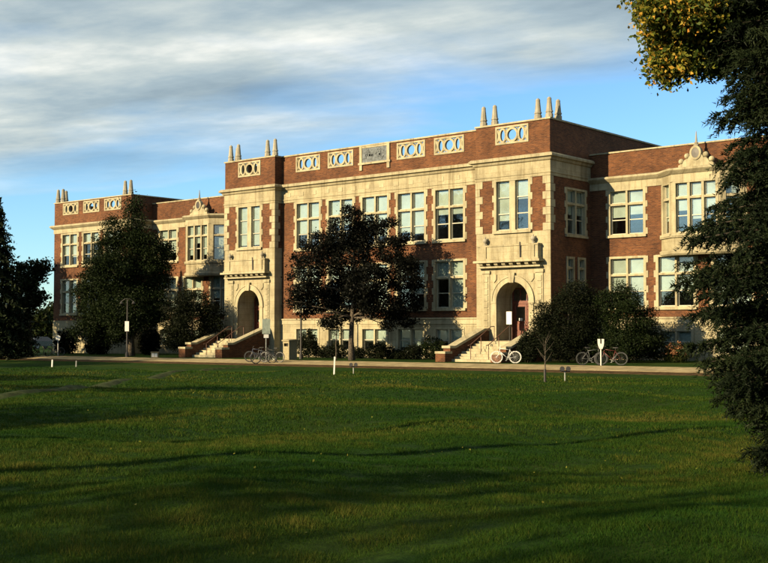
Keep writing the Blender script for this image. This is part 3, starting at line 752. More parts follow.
def stairs(xc):
    top = 1.38; g0 = gz(xc, -5); n1, n2 = 4, 3; y = YP-0.02
    so = MB(); so.box(xc-1.62, xc+1.62, y-1.5, y, -0.4, top); st = build('stairs', so, M['stone_plain'], SCH)
    yy = y-1.5; rise = (top-g0)/8
    for i in range(7):
        hw = 1.62 if i < 3 else 1.95
        key = ('st', i); d = MB(); ln = 0.36
        d.box(-hw, hw, -ln, 0, -0.9, 0); link('step', d.mesh('step'), M['stone_plain'], st, (xc, yy, top-rise*(i+1)))
        yy -= ln
    ye = yy
    for s_ in (-1, 1):
        a = xc+s_*1.96 if True else 0; a0, a1 = (a-0.26, a+0.26)
        if s_ < 0: a0, a1 = a0-0.05, a1-0.05
        else: a0, a1 = a0+0.05, a1+0.05
        zt, zl = 2.02, 0.98; yl = y-3.6
        w = MB(); w.prism([(y, -0.4), (y, zt), (y-0.55, zt), (yl, zl), (yl-0.5, zl), (yl-0.5, -0.4)], 'x', a0, a1)
        wo_ = build('stair_wall', w, M['brick'], SCH)
        c = MB(); pr = [(y, zt), (y-0.55, zt), (yl, zl), (yl-0.56, zl)]
        c.prism([(y, zt+0.003), (y, zt+0.15), (y-0.58, zt+0.15), (yl-0.04, zl+0.15), (yl-0.58, zl+0.15), (yl-0.58, zl+0.003), (yl, zl+0.003), (y-0.55, zt+0.003)], 'x', a0-0.06, a1+0.06)
        build('coping', c, M['stone_plain'], wo_)
        pier = MB(); pier.box(a0-0.1, a1+0.1, yl-1.15, yl-0.50, -0.4, 0.66); po = build('stair_pier', pier, M['brick'], SCH)
        c = MB(); c.box(a0-0.13, a1+0.13, yl-1.18, yl-0.47, 0.663, 0.80); build('pier_cap', c, M['stone_plain'], po)
    for s_ in (-0.55, 0.75):
        h = MB(); pts = [(xc+s_, y-1.2, top+0.92), (xc+s_, y-1.55, top+0.90), (xc+s_, ye+0.35, g0+1.02), (xc+s_, ye+0.1, g0+0.98)]
        h.tube(pts, 0.026, 8)
        for (px_, py_, pz_) in (pts[0], pts[2]): h.tube([(px_, py_, pz_-1.15), (px_, py_, pz_)], 0.022, 8)
        mid = Vector(pts[1]).lerp(Vector(pts[2]), 0.5); h.tube([(mid.x, mid.y, mid.z-1.0), mid], 0.022, 8)
        build('handrail', h, M['rail'], SCH)
pavilion(PR0, PR1, 1); pavilion(PL0, PL1, -1)

# ---- side faces of the pavilions, the block behind, roofs
sw = dict(W=2.45, H=2.95)
ys0 = YP
c1 = 1.78
brick_mb.wall(PR1, YP+0.001, R(90), 17.2, ZB, CF+0.1, [(c1-1.2-YP, c1+1.2-YP, 7.95, 10.92), (0.62-YP, 1.52-YP, 4.4, 6.62), (1.98-YP, 2.88-YP, 4.4, 6.62)])
place_window(PR1, c1, R(90), 7.97, 2.46, 2.95, 2, 1.95, 7)
for c in (1.07, 2.43): place_window(PR1, c, R(90), 4.42, 0.96, 2.2, 1, 1.5, 0, rows=None)
base_mb.wall(PR1+0.04, YP+0.002, R(90), 17.2, -0.6, ZB)
brick_mb.wall(PL1, YP+0.001, R(90), YM-YP, 8.13, CF+0.1); stonew_mb.wall(PL1, YP+0.001, R(90), YM-YP, -0.6, 8.13)
brick_mb.wall(PR0, YM, R(-90), YM-YP-0.001, 8.13, CF+0.1); stonew_mb.wall(PR0, YM, R(-90), YM-YP-0.001, -0.6, 8.13)
brick_mb.wall(PL0, 16, R(-90), 16-YP-0.001, -0.6, CF+0.1)
# quoins on the visible return of the right pavilion and the left one
for X_ in (PR1, PL1):
    for k in range(0, 7):
        ln = 0.30 if k % 2 == 0 else 0.52
        d = MB(); qh = (CF-8.13)/7; d.box(0.003, 0.034, 0.34 if False else 0.001, min(ln, 0.60), 0.012, qh-0.012)
        build('quoin', d, M['stone_plain'], SCH, (X_, YP-0.0, 8.13+k*qh))
para_mb.wall(PR1-0.002, YP+0.352, R(90), 16.8, CT, PT_C, thick=0.35); para_mb.wall(PL0+0.002, 16, R(-90), 16.84, CT, PT_C, thick=0.35)
para_mb.wall(PL1, YP+0.36, R(90), YM-YP-0.36, CT, PT_C, thick=0.3); para_mb.wall(PR0, YM, R(-90), YM-YP-0.36, CT, PT_C, thick=0.3)
rf = MB(); rf.box(PL0+0.05, PR1-0.05, YM+0.05, 15.95, 13.05, 13.15); rf.box(PL0+0.05, PL1-0.05, YP+0.05, YM+0.04, 13.05, 13.15); rf.box(PR0+0.05, PR1-0.05, YP+0.05, YM+0.04, 13.05, 13.15)
rf.box(mx(WR1)+0.02, PL0-0.02, YW+0.05, 15.9, 12.0, 12.1); rf.box(PR1+0.02, WR1-0.02, YW+0.05, 15.9, 12.0, 12.1)
rf.box(mx(ER1)+0.05, mx(WR1)-0.05, YE+0.05, 15.9, 12.2, 12.3); rf.box(WR1+0.05, ER1-0.05, YE+0.05, 15.9, 12.2, 12.3)
build('roof', rf, M['roof'], SCH)
wing(1); wing(-1)

# ---- end pavilions
def end_pav(sg):
    base_mb = MB()
    x0, x1 = sorted((mx(WR1), mx(ER1))) if sg < 0 else sorted((WR1, ER1))
    W = x1-x0; xc = (x0+x1)/2; cs_ = [xc-3.3, xc, xc+3.3]
    ops = []
    for c in cs_:
        ops += [hole(c, 7.9, 2.62, 3.05, x0), hole(c, 3.46, 2.62, 3.25, x0)]
        place_window(c, YE, 0, 7.9, 2.62, 3.05, 2, 2.0, 7); place_window(c, YE, 0, 3.46, 2.62, 3.25, 2, 2.05, 7)
    brick_mb.wall(x0, YE, 0, W, ZB, WF+0.15, ops)
    base_mb.wall(x0, YE-0.05, 0, W, -0.9, ZB)
    brick_mb.wall(x1, YE+0.001, R(90), 14.8, ZB, WF+0.15); brick_mb.wall(x0, 16, R(-90), 14.8-0.001, ZB, WF+0.15)
    base_mb.wall(x1+0.04, YE, R(90), 14.8, -0.9, ZB); base_mb.wall(x0-0.04, 16, R(-90), 14.8, -0.9, ZB)
    path = [(x0, 15), (x0, YE), (x1, YE), (x1, 15)]
    m = MB(); m.sweep(path, [(0, WF+0.08), (0.05, WF+0.08), (0.05, WF+0.46), (0.14, WF+0.52), (0.28, WF+0.64), (0.34, WF+0.70), (0.34, WT), (0.22, WT+0.06), (-0.3, WT+0.08)]); build('cornice', m, M['stone_plain'], SCH)
    build('stone_base', base_mb, M['stone'], SCH)
    z_ = 12.66
    para_mb.wall(x0, YE, 0, W, WT+0.06, PT_E, [tr_hole(c, z_, x0, 2.46, 1.08) for c in (xc-3.2, xc, xc+3.2)], thick=0.35)
    for c in (xc-3.2, xc, xc+3.2):
        o = link('tracery_panel', tr_mesh, M['stone_plain'], SCH, (c, YE, z_)); o.scale = (1, 1, 0.95)
    para_mb.wall(x1, YE+0.36, R(90), 14.4, WT+0.06, PT_E, thick=0.35); para_mb.wall(x0, 16, R(-90), 14.4, WT+0.06, PT_E, thick=0.35)
    m = MB(); m.sweep(path, [(-0.40, PT_E), (0.07, PT_E), (0.07, PT_E+0.09), (-0.40, PT_E+0.09)]); build('coping', m, M['stone_plain'], SCH)
    for a in (x0+0.35, x0+1.15, x1-1.05, x1-0.25): obelisk(a, YE+0.14, PT_E+0.09)
    obelisk(x0+0.2 if sg < 0 else x1-0.2, YE+1.1, PT_E+0.09)
end_pav(-1); end_pav(1)
bw = MB(); bw.wall(mx(ER1), 16.0, R(0), ER1-mx(ER1), -0.6, 11.6); bw.wall(PL0, 16.02, 0, PR1-PL0, 11.6, CT+0.2)
build('rear_wall', bw, M['brick'], SCH)
build('brick_wall', brick_mb, M['brick'], SCH); build('stone_base', base_mb, M['stone'], SCH); build('parapet', para_mb, M['brick'], SCH); build('stone_return', stonew_mb, M['stone'], SCH)
# dim rooms behind the windows
def room(x0, x1, y0, y1, z0, z1): room_mb.box(x0, x1, y0, y1, z0, z1)
for (x0, x1, yf) in ((PL1+0.1, PR0-0.1, YM), (0.5, WR1-0.1, YW), (mx(WR1)+0.1, PL0-0.5, YW), (mx(ER1)+0.1, mx(WR1)-0.2, YE), (WR1+0.2, ER1-0.1, YE)):
    room_mb.quad((x0, yf+3.2, -0.5), (x1, yf+3.2, -0.5), (x1, yf+3.2, 12), (x0, yf+3.2, 12))
    for z in (2.95, 7.3): room_mb.box(x0, x1, yf+0.36, yf+3.2, z, z+0.12)
room_mb.quad((PR0+0.1, 2.6, -0.5), (PR1-0.4, 2.6, -0.5), (PR1-0.4, 2.6, 12), (PR0+0.1, 2.6, 12)); room_mb.quad((PL0+0.1, 2.6, -0.5), (PL1-0.1, 2.6, -0.5), (PL1-0.1, 2.6, 12), (PL0+0.1, 2.6, 12))
room_mb.quad((PR1-1.6, -0.2, -0.5), (PR1-1.6, 6, -0.5), (PR1-1.6, 6, 12), (PR1-1.6, -0.2, 12))
build('interior_wall', room_mb, M['room'], SCH)

# ================================================================== vegetation
def leaf_cloud(pts, size, tone, aspect=0.6, jitter=0.35, up=0.0):
    n = len(pts); v = rng.normal(size=(n, 3)); v[:, 2] += up; v /= np.linalg.norm(v, axis=1)[:, None]
    a = np.cross(v, rng.normal(size=(n, 3))); a /= np.linalg.norm(a, axis=1)[:, None]; b = np.cross(v, a)
    s = size*rng.uniform(1-jitter, 1+jitter, n)[:, None]
    co = np.stack([pts-a*s*0.5, pts+b*s*aspect*0.5+v*s*0.06, pts+a*s*0.5, pts-b*s*aspect*0.5+v*s*0.06], 1).reshape(-1, 3)
    return co, np.arange(4*n).reshape(-1, 4)
def blob_points(blobs, n, clump, per):
    # clumps scattered through ellipsoids (mostly near their skins), leaves scattered round each clump
    vol = np.array([b[3]*b[4]*b[5] for b in blobs])**0.75; k = rng.choice(len(blobs), max(1, n//per), p=vol/vol.sum()); B = np.array(blobs)[k]
    d = rng.normal(size=(len(k), 3)); d /= np.linalg.norm(d, axis=1)[:, None]
    r = rng.uniform(0.25, 1.0, len(k))**0.45
    c = B[:, :3]+d*r[:, None]*B[:, 3:6]
    ct = rng.uniform(0, 1, len(c))
    pts = np.repeat(c, per, 0)+rng.normal(size=(len(c)*per, 3))*clump*np.array([1, 1, 0.7])
    return pts, np.repeat(ct, per)
def px_blobs(lst, depth0):
    out = []
    for cx, cy, rx, ry, *dd in lst:
        dep = depth0+(dd[0] if dd else 0); p = at_depth(cx, cy, dep); k = dep/F_PX
        rz = dd[1] if len(dd) > 1 else rx*k*0.9
        out.append((p.x, p.y, p.z, (rx*k+rz)/2, (rx*k+rz)/2, ry*k))
    return out
def ragged(blobs, k=4, f=0.34):
    out = list(blobs)
    for b in blobs:
        for _ in range(k):
            d = rng.normal(size=3); d /= np.linalg.norm(d); r = min(b[3], b[5])*f*rng.uniform(0.6, 1.3)
            out.append((b[0]+d[0]*b[3]*1.02, b[1]+d[1]*b[4]*1.02, b[2]+d[2]*b[5]*1.05, r*1.3, r*1.3, r*0.7))
    return out
def tree(name, base, blobs, nleaf, leafsize, lmat, label, cat='tree', group=None, trunk_r=0.16, clump=0.22, per=14, trunk_top=None, nl=None, bark='bark', zmin=None, lean=0.0):
    root = empty(name, base); tag(root, label, cat, group); b = Vector(base)
    pts, ct = blob_points(ragged(blobs) if 3 < len(blobs) and name != 'broadleaf_tree' else blobs, nleaf, clump, per)
    if zmin is not None: pts[:, 2] = np.where(pts[:, 2] < zmin, zmin+rng.uniform(0, 0.3, len(pts)), pts[:, 2])
    tone = np.clip(0.6*ct+rng.uniform(0, 0.4, len(pts)), 0, 1)
    co, fa = leaf_cloud(pts-np.array(b), leafsize, tone)
    link('crown', np_mesh('crown', co, fa, tone), lmat, root)
    t = MB(); cen = Vector(np.average(np.array(blobs)[:, :3], axis=0, weights=np.array(blobs)[:, 3])); top = max(q[2]+q[5]*0.3 for q in blobs)
    ax = [Vector((0, 0, -0.15))]; H = (top-b.z)
    for i in range(1, 9):
        f = i/8; p = Vector(((cen.x-b.x)*f*f*0.9+rng.normal(0, 0.04)*H*0.12, (cen.y-b.y)*f*f*0.9+rng.normal(0, 0.04)*H*0.12, H*f)); ax.append(p)
    rad = [trunk_r*1.35]+[trunk_r*(1-0.9*(i/8)**0.8)+0.012 for i in range(1, 9)]
    t.tube(ax, rad, 9)
    for q in blobs[:nl or 40]:
        c = Vector(q[:3])-b; hz = max(0.28*H, min(c.z-0.25*math.hypot(c.x, c.y)-0.2, H*0.9)); f = min(max(hz/H, 0.15), 0.92)*8; i = int(f); st = ax[i].lerp(ax[min(i+1, 8)], f-i)
        mid = st.lerp(c, 0.5)+Vector((rng.normal(0, 0.12), rng.normal(0, 0.12), rng.uniform(0.0, 0.25)))
        r0 = max(0.02, rad[i]*0.5)
        t.tube([st, mid, c], [r0, r0*0.65, r0*0.25], 6)
        for _ in range(3):
            e = c+Vector((rng.normal(0, 0.6)*q[3], rng.normal(0, 0.6)*q[4], rng.normal(0.1, 0.5)*q[5])); t.tube([mid.lerp(c, 0.6), mid.lerp(e, 0.75)+Vector((0, 0, 0.05)), e], [r0*0.4, r0*0.25, 0.006], 5)
    build('trunk', t, M[bark], root, smooth_sh=True)
    return root
M['purple'] = make_leaf('dark_purple_leaf', [(0.0, (0.003, 0.0038, 0.003)), (0.7, (0.0052, 0.0062, 0.0045)), (1.0, (0.012, 0.0125, 0.008))], 0.5, 0.15)
M['dkgreen'] = make_leaf('dark_green_leaf', [(0.0, (0.005, 0.009, 0.003)), (0.7, (0.011, 0.019, 0.006)), (1.0, (0.026, 0.035, 0.010))], 0.55, 0.2)
M['shrub'] = make_leaf('evergreen_shrub_leaf', [(0.0, (0.003, 0.005, 0.002)), (0.7, (0.007, 0.010, 0.004)), (1.0, (0.015, 0.017, 0.006))], 0.6, 0.1)
M['midgreen'] = make_leaf('mid_green_leaf', [(0.0, (0.008, 0.014, 0.004)), (0.6, (0.016, 0.024, 0.006)), (1.0, (0.036, 0.036, 0.010))], 0.55, 0.25)
M['autumn'] = make_leaf('turning_leaf', [(0.0, (0.006, 0.012, 0.003)), (0.40, (0.018, 0.027, 0.005)), (0.66, (0.060, 0.056, 0.008)), (0.85, (0.15, 0.088, 0.014)), (1.0, (0.19, 0.075, 0.014))], 0.5, 0.35, dim=2.5)
M['needle'] = make_leaf('spruce_needle', [(0.0, (0.004, 0.007, 0.003)), (0.6, (0.008, 0.014, 0.006)), (1.0, (0.017, 0.024, 0.009))], 0.6, 0.0)
M['blossom'] = make_leaf('apricot_blossom', [(0.0, (0.12, 0.045, 0.02)), (1.0, (0.30, 0.16, 0.08))], 0.6, 0.2)

# purple leaved tree in front of the centre block
b0 = on_y(352, 358, -5.6); b0.z = gz(b0.x, b0.y); D = depth_of(b0)
bl = px_blobs([(352, 262, 22, 26), (338, 240, 13, 15), (362, 236, 14, 16, 0.6), (352, 218, 9, 12), (312, 268, 18, 14, -0.5), (300, 292, 12, 9), (318, 300, 22, 13, 0.8), (330, 322, 12, 6, -0.6), (390, 250, 17, 14, 0.3), (402, 278, 20, 15, -0.4), (408, 300, 10, 8, 0.5), (380, 305, 24, 14, -1.0), (345, 296, 26, 20, 1.2), (380, 228, 10, 9), (306, 246, 7, 5), (322, 250, 13, 10), (398, 316, 13, 6), (366, 280, 22, 20, -1.2), (392, 222, 8, 3, 0.4), (410, 262, 9, 6)]+[(a_, b_, r_, r_*0.55, d_) for a_, b_, r_, d_ in ((346, 208, 5, 0), (358, 212, 5, 0.5), (334, 222, 6, -0.4), (372, 218, 6, 0.3), (318, 236, 7, 0.2), (298, 258, 7, 0), (291, 276, 6, 0.5), (293, 304, 7, -0.3), (306, 314, 8, 0.3), (404, 238, 8, 0), (412, 268, 7, 0.4), (416, 286, 6, -0.2), (415, 308, 6, 0.2), (408, 322, 8, -0.5), (312, 284, 10, -1.2), (340, 316, 9, 0.9), (388, 326, 7, 0.4))], D)
tree('purple_leaf_tree', b0, bl, 60000, 0.145, M['purple'], 'dark purple-leaved tree with spreading crown in front of the middle windows', trunk_r=0.19, clump=0.17, per=12)
# tall dark tree hiding the left end
b1 = on_y(131, 354, -4.4); b1.z = gz(b1.x, b1.y); D = depth_of(b1)
bl = px_blobs([(132, 222, 11, 22), (130, 250, 22, 22, 0.5), (112, 232, 9, 15), (104, 250, 10, 12), (150, 245, 12, 14, -0.5), (112, 275, 24, 22, -0.8), (146, 278, 24, 22, 0.8), (160, 262, 10, 10), (98, 305, 22, 24, 0.6), (128, 310, 30, 26, -1.2), (155, 305, 16, 16, -0.8), (88, 330, 14, 12), (112, 335, 18, 10, 0.8), (137, 203, 5, 9), (168, 252, 7, 7), (90, 280, 10, 10)], D)
tree('tall_dark_tree', b1, bl, 95000, 0.145, M['dkgreen'], 'tall dark green tree with bare lower trunk hiding the windows beside the lamp post', trunk_r=0.26, clump=0.26, per=14)
# broad shrub by the left stairs
b2 = on_y(192, 355, -3.6); b2.z = gz(b2.x, b2.y); D = depth_of(b2)
bl = px_blobs([(192, 325, 24, 22), (178, 335, 18, 18, 0.6), (210, 332, 16, 18, 0.3), (196, 304, 18, 14, -0.3), (172, 310, 10, 14), (213, 315, 12, 10), (184, 298, 10, 8)], D)
tree('broad_shrub', b2, bl, 30000, 0.115, M['shrub'], 'broad dense dark shrub against the wall beside the left steps', 'shrub', trunk_r=0.10, clump=0.16, per=14, zmin=b2.z+0.1)
# two evergreen shrubs right of the right-hand entrance
b3 = on_y(568, 362, -3.2); b3.z = gz(b3.x, b3.y); D = depth_of(b3)
bl = px_blobs([(570, 325, 30, 34), (552, 330, 16, 22, -0.4), (588, 315, 20, 26, 0.8), (575, 296, 20, 14), (545, 312, 9, 10), (560, 345, 28, 16, -0.6), (590, 345, 20, 16)], D)
tree('round_evergreen', b3, bl, 45000, 0.095, M['shrub'], 'rounded dark evergreen bush against the corner of the right entrance', 'shrub', trunk_r=0.1, clump=0.15, per=14, zmin=b3.z+0.05)
b4 = on_y(628, 362, -1.5); b4.z = gz(b4.x, b4.y); D = depth_of(b4)
bl = px_blobs([(625, 325, 24, 30), (645, 335, 16, 24, 0.3), (610, 312, 14, 20), (628, 300, 14, 14), (620, 345, 30, 16, -0.5), (655, 345, 12, 14), (600, 300, 6, 8), (618, 288, 5, 7)], D)
tree('spreading_evergreen', b4, bl, 40000, 0.10, M['dkgreen'], 'spreading dark evergreen bush under the first windows of the right wing', 'shrub', trunk_r=0.1, clump=0.17, per=14, zmin=b4.z+0.05)
def low_shrub(px, py, Y, w, h, mat, label, n=2600, leaf=0.10, name='low_shrub', group=None):
    p = on_y(px, py, Y); p.z = gz(p.x, p.y); k = depth_of(p)/F_PX; rx, rz = w*k/2, h*k
    bl = [(p.x, p.y, p.z+rz*0.5, rx*0.8, 0.55, rz*0.5), (p.x-rx*0.4, p.y, p.z+rz*0.35, rx*0.55, 0.5, rz*0.38), (p.x+rx*0.45, p.y-0.1, p.z+rz*0.38, rx*0.5, 0.5, rz*0.42)]
    return tree(name, p, bl, n, leaf, mat, label, 'shrub', group, trunk_r=0.04, clump=0.08, per=10, zmin=p.z+0.03)
low_shrub(528, 362, -4.6, 26, 34, M['shrub'], 'dark bush pressed against the stair wall below the open arch', 5200)
low_shrub(308, 359, -2.4, 26, 30, M['shrub'], 'upright dark bush beside the litter bin', 4200)
low_shrub(337, 359, -2.2, 26, 16, M['shrub'], 'low bush left of the purple tree trunk under the basement windows', 2200)
low_shrub(377, 359, -2.2, 28, 17, M['shrub'], 'low bush right of the purple tree trunk under the basement windows', 2600)
low_shrub(399, 360, -2.4, 22, 10, M['shrub'], 'lowest bush under the basement windows near the stone stair pier', 1600)
low_shrub(322, 359, -2.0, 24, 13, M['shrub'], 'low bush between the upright bush and the slim young tree', 2200)
low_shrub(357, 359, -1.9, 24, 12, M['shrub'], 'low bush directly behind the purple tree trunk', 2200)
low_shrub(388, 359, -1.9, 22, 14, M['shrub'], 'low bush between two others under the middle basement window', 2200)
low_shrub(413, 360, -2.2, 20, 16, M['shrub'], 'dark bush touching the stone stair pier of the right steps', 2200)
low_shrub(432, 350, -1.6, 40, 24, M['dkgreen'], 'leafy bush growing behind the sloping coping of the right steps', 4200)
low_shrub(66, 354, -2.0, 40, 26, M['shrub'], 'dark bush under the outermost windows of the left end', 4200, 0.16)
low_shrub(98, 354, -2.2, 40, 22, M['shrub'], 'dark bush behind the tall dark tree, under the left end windows', 4200, 0.16)
low_shrub(150, 354, -1.2, 34, 30, M['shrub'], 'dark bush behind the small utility box', 4200, 0.16)
fs = low_shrub(676, 363, -0.4, 30, 20, M['midgreen'], 'flowering shrub with apricot blossom under the right wing basement window', 2600, name='flowering_shrub')
p = fs.location; k = depth_of(p)/F_PX
bp2, _ = blob_points([(p.x, p.y-0.1, p.z+12*k, 13*k, 0.55, 8*k)], 420, 0.05, 6)
co, fa = leaf_cloud(bp2-np.array(p), 0.10, None, 0.9); link('blossoms', np_mesh('blossoms', co, fa, rng.uniform(0, 1, len(bp2))), M['blossom'], fs)
for px, lab in ((336, 'slim young tree beside the white stake'), ):
    p = on_y(px, 358, -6.4); p.z = gz(p.x, p.y); k = depth_of(p)/F_PX
    bl = [(p.x, p.y, p.z+38*k, 7*k, 7*k, 12*k), (p.x+2*k, p.y, p.z+28*k, 5*k, 5*k, 6*k)]
    tree('young_tree', p, bl, 420, 0.10, M['dkgreen'], lab, trunk_r=0.035, clump=0.12, per=5)
# leafless sapling on the lawn
p = ground(545, 382); r_ = empty('sapling', p); tag(r_, 'thin bare sapling standing alone on the lawn beside the low lawn fixture', 'sapling')
t = MB(); k = depth_of(p)/F_PX
t.tube([(0,0,-0.1), (0.01,0,0.45), (0,0.01,0.9), (0.03,0,1.35), (0.06,0,1.75)], [0.035, 0.028, 0.022, 0.012, 0.004], 7); build('trunk', t, M['bark'], r_, smooth_sh=True)
t = MB()
for i in range(9):
    z = 0.75+i*0.10; a = rng.uniform(0, 6.28); l = rng.uniform(0.25, 0.5); t.tube([(0.01, 0, z), (0.01+l*0.5*math.cos(a), l*0.5*math.sin(a), z+0.2), (0.01+l*math.cos(a), l*math.sin(a), z+0.45)], [0.010, 0.006, 0.002], 5)
build('twigs', t, M['bark'], r_)
g_ = MB(); g_.lathe((0, 0, 0), [(0.05, -0.05), (0.05, 0.5), (0.045, 0.5)], 10); build('trunk_guard', g_, M['iron'], r_)

# ---- conifers
def spruce(name, base, H, prof, whorl, nb, nmul, label, group=None, needle=0.035, nw=0.006, twig=0.26, mat='needle', sweep_az=None, trunk_r=0.14, droop=0.35):
    root = empty(name, base); tag(root, label, 'spruce' if 'spruce' in name else 'tree', group)
    br = MB(); P0, P1, P2, TN = [], [], [], []
    z = prof[0][0]; pz_ = [a for a, _ in prof]; pr_ = [b for _, b in prof]
    while z < H-0.25:
        Rz = float(np.interp(z, pz_, pr_))
        for j in range(nb):
            az = rng.uniform(0, 6.28); L = Rz*rng.uniform(0.72, 1.12); zz = z+rng.uniform(-0.5, 0.5)*whorl
            n = max(4, int(L/0.12)); d = np.array([math.cos(az), math.sin(az), 0.0]); s = np.array([-d[1], d[0], 0])
            tt = np.linspace(0, 1, n+1); bend = rng.normal(0, 0.06)
            pts = d[None]*(tt*L)[:, None]+s[None]*(bend*L*tt*tt)[:, None]; pts[:, 2] = zz+0.16*L*tt-droop*L*tt*tt+0.10*L*tt**4
            br.tube([tuple(p) for p in pts[::2]] if n > 5 else [tuple(p) for p in pts], [0.022*(1-0.85*i/max(1, len(pts[::2] if n > 5 else pts)-1))*min(1, L) for i in range(len(pts[::2] if n > 5 else pts))], 5, False)
            tone_b = rng.uniform(0, 0.6)
            for i in range(1, n+1):
                f = tt[i]
                for sd in (-1, 1):
                    for _ in range(nmul):
                        tl = twig*(0.45+0.9*(1-abs(f-0.6)))*rng.uniform(0.6, 1.15)
                        dirv = d*rng.uniform(0.35, 0.9)+s*sd*rng.uniform(0.2, 1.0)+np.array([0, 0, rng.uniform(-0.75, 0.25)]); dirv /= np.linalg.norm(dirv)
                        m_ = 15; q = pts[i]+dirv[None]*np.linspace(0.02, tl, m_)[:, None]*1.0; q[:, 2] -= 0.3*tl*np.linspace(0, 1, m_)**2
                        q = q+rng.normal(0, 0.004, q.shape)
                        rd = rng.normal(size=(m_, 3)); rd -= (rd@dirv)[:, None]*dirv; rd /= np.linalg.norm(rd, axis=1)[:, None]
                        nd = dirv[None]*0.75+rd*0.8; nl_ = needle*rng.uniform(0.8, 1.2, m_)[:, None]
                        wv = np.cross(nd, rng.normal(size=(m_, 3))); wv /= np.linalg.norm(wv, axis=1)[:, None]
                        P0.append(q-wv*nw/2-nd*nl_*0.15); P1.append(q+wv*nw/2-nd*nl_*0.15); P2.append(q+nd*nl_); TN.append(np.clip(tone_b+rng.uniform(0, 0.4, m_), 0, 1))
        z += whorl
    P0, P1, P2 = np.concatenate(P0), np.concatenate(P1), np.concatenate(P2)
    co = np.stack([P0, P1, P2], 1).reshape(-1, 3); link('crown', np_mesh('crown', co, np.arange(len(co)).reshape(-1, 3), np.concatenate(TN)), M[mat], root)
    build('branches', br, M['bark'], root)
    t = MB(); t.tube([(0, 0, -0.2), (0.01, 0.01, H*0.3), (0, 0.02, H*0.6), (0, 0, H)], [trunk_r*1.2, trunk_r*0.85, trunk_r*0.5, 0.01], 9); build('trunk', t, M['bark'], root, smooth_sh=True)
    return root
# the near spruce at the right edge
pb = ground(792, 476)
spruce('foreground_spruce', pb, 8.5, [(0.25, 0.36), (0.5, 0.50), (0.85, 0.62), (1.2, 0.96), (1.6, 1.06), (2.1, 1.04), (2.7, 1.26), (3.15, 1.0), (3.6, 0.78), (4.1, 0.70), (4.9, 0.72), (5.6, 0.74), (6.8, 0.55), (8.5, 0.1)], 0.13, 8, 4, 'dark slender spruce with drooping needles standing close on the lawn, partly hiding the right wing', needle=0.052, nw=0.018, twig=0.20)
# spruces at the left edge (simpler needles: they stand far off)
def far_conifer(px, py, topy, w, Y, label, n=9000):
    p = on_y(px, py, Y); p.z = gz(p.x, p.y); k = depth_of(p)/F_PX; H = (py-topy)*k; Rr = w*k/2
    root = empty('tall_spruce', p); tag(root, label, 'tree')
    z = rng.uniform(0.03, 1.0, n*3)**1.0; keep = rng.uniform(0, 1, n*3) < (1.02-z); z = z[keep][:n]; n = len(z)
    lay = (z*H/0.55) % 1.0
    az = rng.uniform(0, 6.28, n); lob = 0.75+0.35*np.sin(az*5+np.floor(z*H/0.55)*2.4)
    r = Rr*(1-z)**0.85*rng.uniform(0.25, 1.0, n)**0.5*lob*(1.12-0.45*lay)
    pts = np.stack([np.cos(az)*r, np.sin(az)*r, z*H-0.18*r], -1)
    co, fa = leaf_cloud(pts, 0.34, None, 0.42, 0.4, 0.6); link('crown', np_mesh('crown', co, fa, rng.uniform(0, 1, n)), M['needle'], root)
    t = MB(); t.tube([(0, 0, -0.2), (0, 0, H*0.5), (0, 0, H*0.98)], [0.28, 0.16, 0.02], 8); build('trunk', t, M['bark'], root)
far_conifer(-4, 356, 190, 92, -11.5, 'tallest dark spruce at the left end of the walkway', 16000)
far_conifer(-62, 358, 170, 110, -12.0, 'dark spruce standing left of the tallest one, away from the school', 14000)
def sky_block_spruce(x, y, H, w, label, n=9000):
    q = Vector((x, y, 0)) - CAM; d = q.dot(FW); px_ = CX+F_PX*q.dot(RT)/d
    far_conifer(px_, 356, 356-H*F_PX/d, w*F_PX/d, y, label, n)
for x_, y_, H_, lb_ in ((21, -9, 13, 'added unseen spruce in front of the right end of the school'), (26, -14, 15, 'tallest added unseen spruce near the right end of the school'), (30, -4, 14, 'added unseen spruce beyond the right end of the school'), (27, -24, 13, 'added unseen spruce on the lawn right of the near slender one')):  # out-of-view spruces added to block sky light from the pavilion's side wall
    sky_block_spruce(x_, y_, H_, 6.5, lb_, 9000)
pq = on_y(30, 355, -5.0); pq.z = gz(pq.x, pq.y); D = depth_of(pq)
bl = px_blobs([(30, 275, 14, 14), (41, 267, 9, 6), (22, 300, 16, 18), (36, 296, 8, 8), (14, 330, 18, 16), (48, 268, 4, 3)], D)
tree('side_tree', pq, bl, 12000, 0.26, M['dkgreen'], 'dark leafy tree between the tall spruce and the left end of the school', trunk_r=0.2, clump=0.28, per=12)
# far trees beyond the left end
for i, (px, ty, w, dep) in enumerate(((40, 308, 30, 150), (58, 300, 26, 165), (20, 312, 36, 175), (-8, 305, 40, 170), (-40, 300, 44, 180), (72, 300, 30, 190))):
    p = at_depth(px, 345, dep); p.z = gz(p.x, p.y); k = dep/F_PX
    bl = px_blobs([(px, ty+14, w*0.4, 13), (px-w*0.25, ty+24, w*0.3, 12), (px+w*0.25, ty+22, w*0.3, 12), (px, ty+30, w*0.45, 9)], dep)
    tree('distant_tree', p, bl, 3600, 0.5, M['midgreen'], ('small distant tree behind the parked car', 'distant tree seen just past the left end wall of the school', 'distant tree behind the tall spruce, right of its trunk', 'distant tree behind the trunk of the tall spruce', 'distant tree far left of the tall spruce', 'farthest distant tree, behind the left end of the school')[i], trunk_r=0.25, clump=0.45, per=9, nl=3)
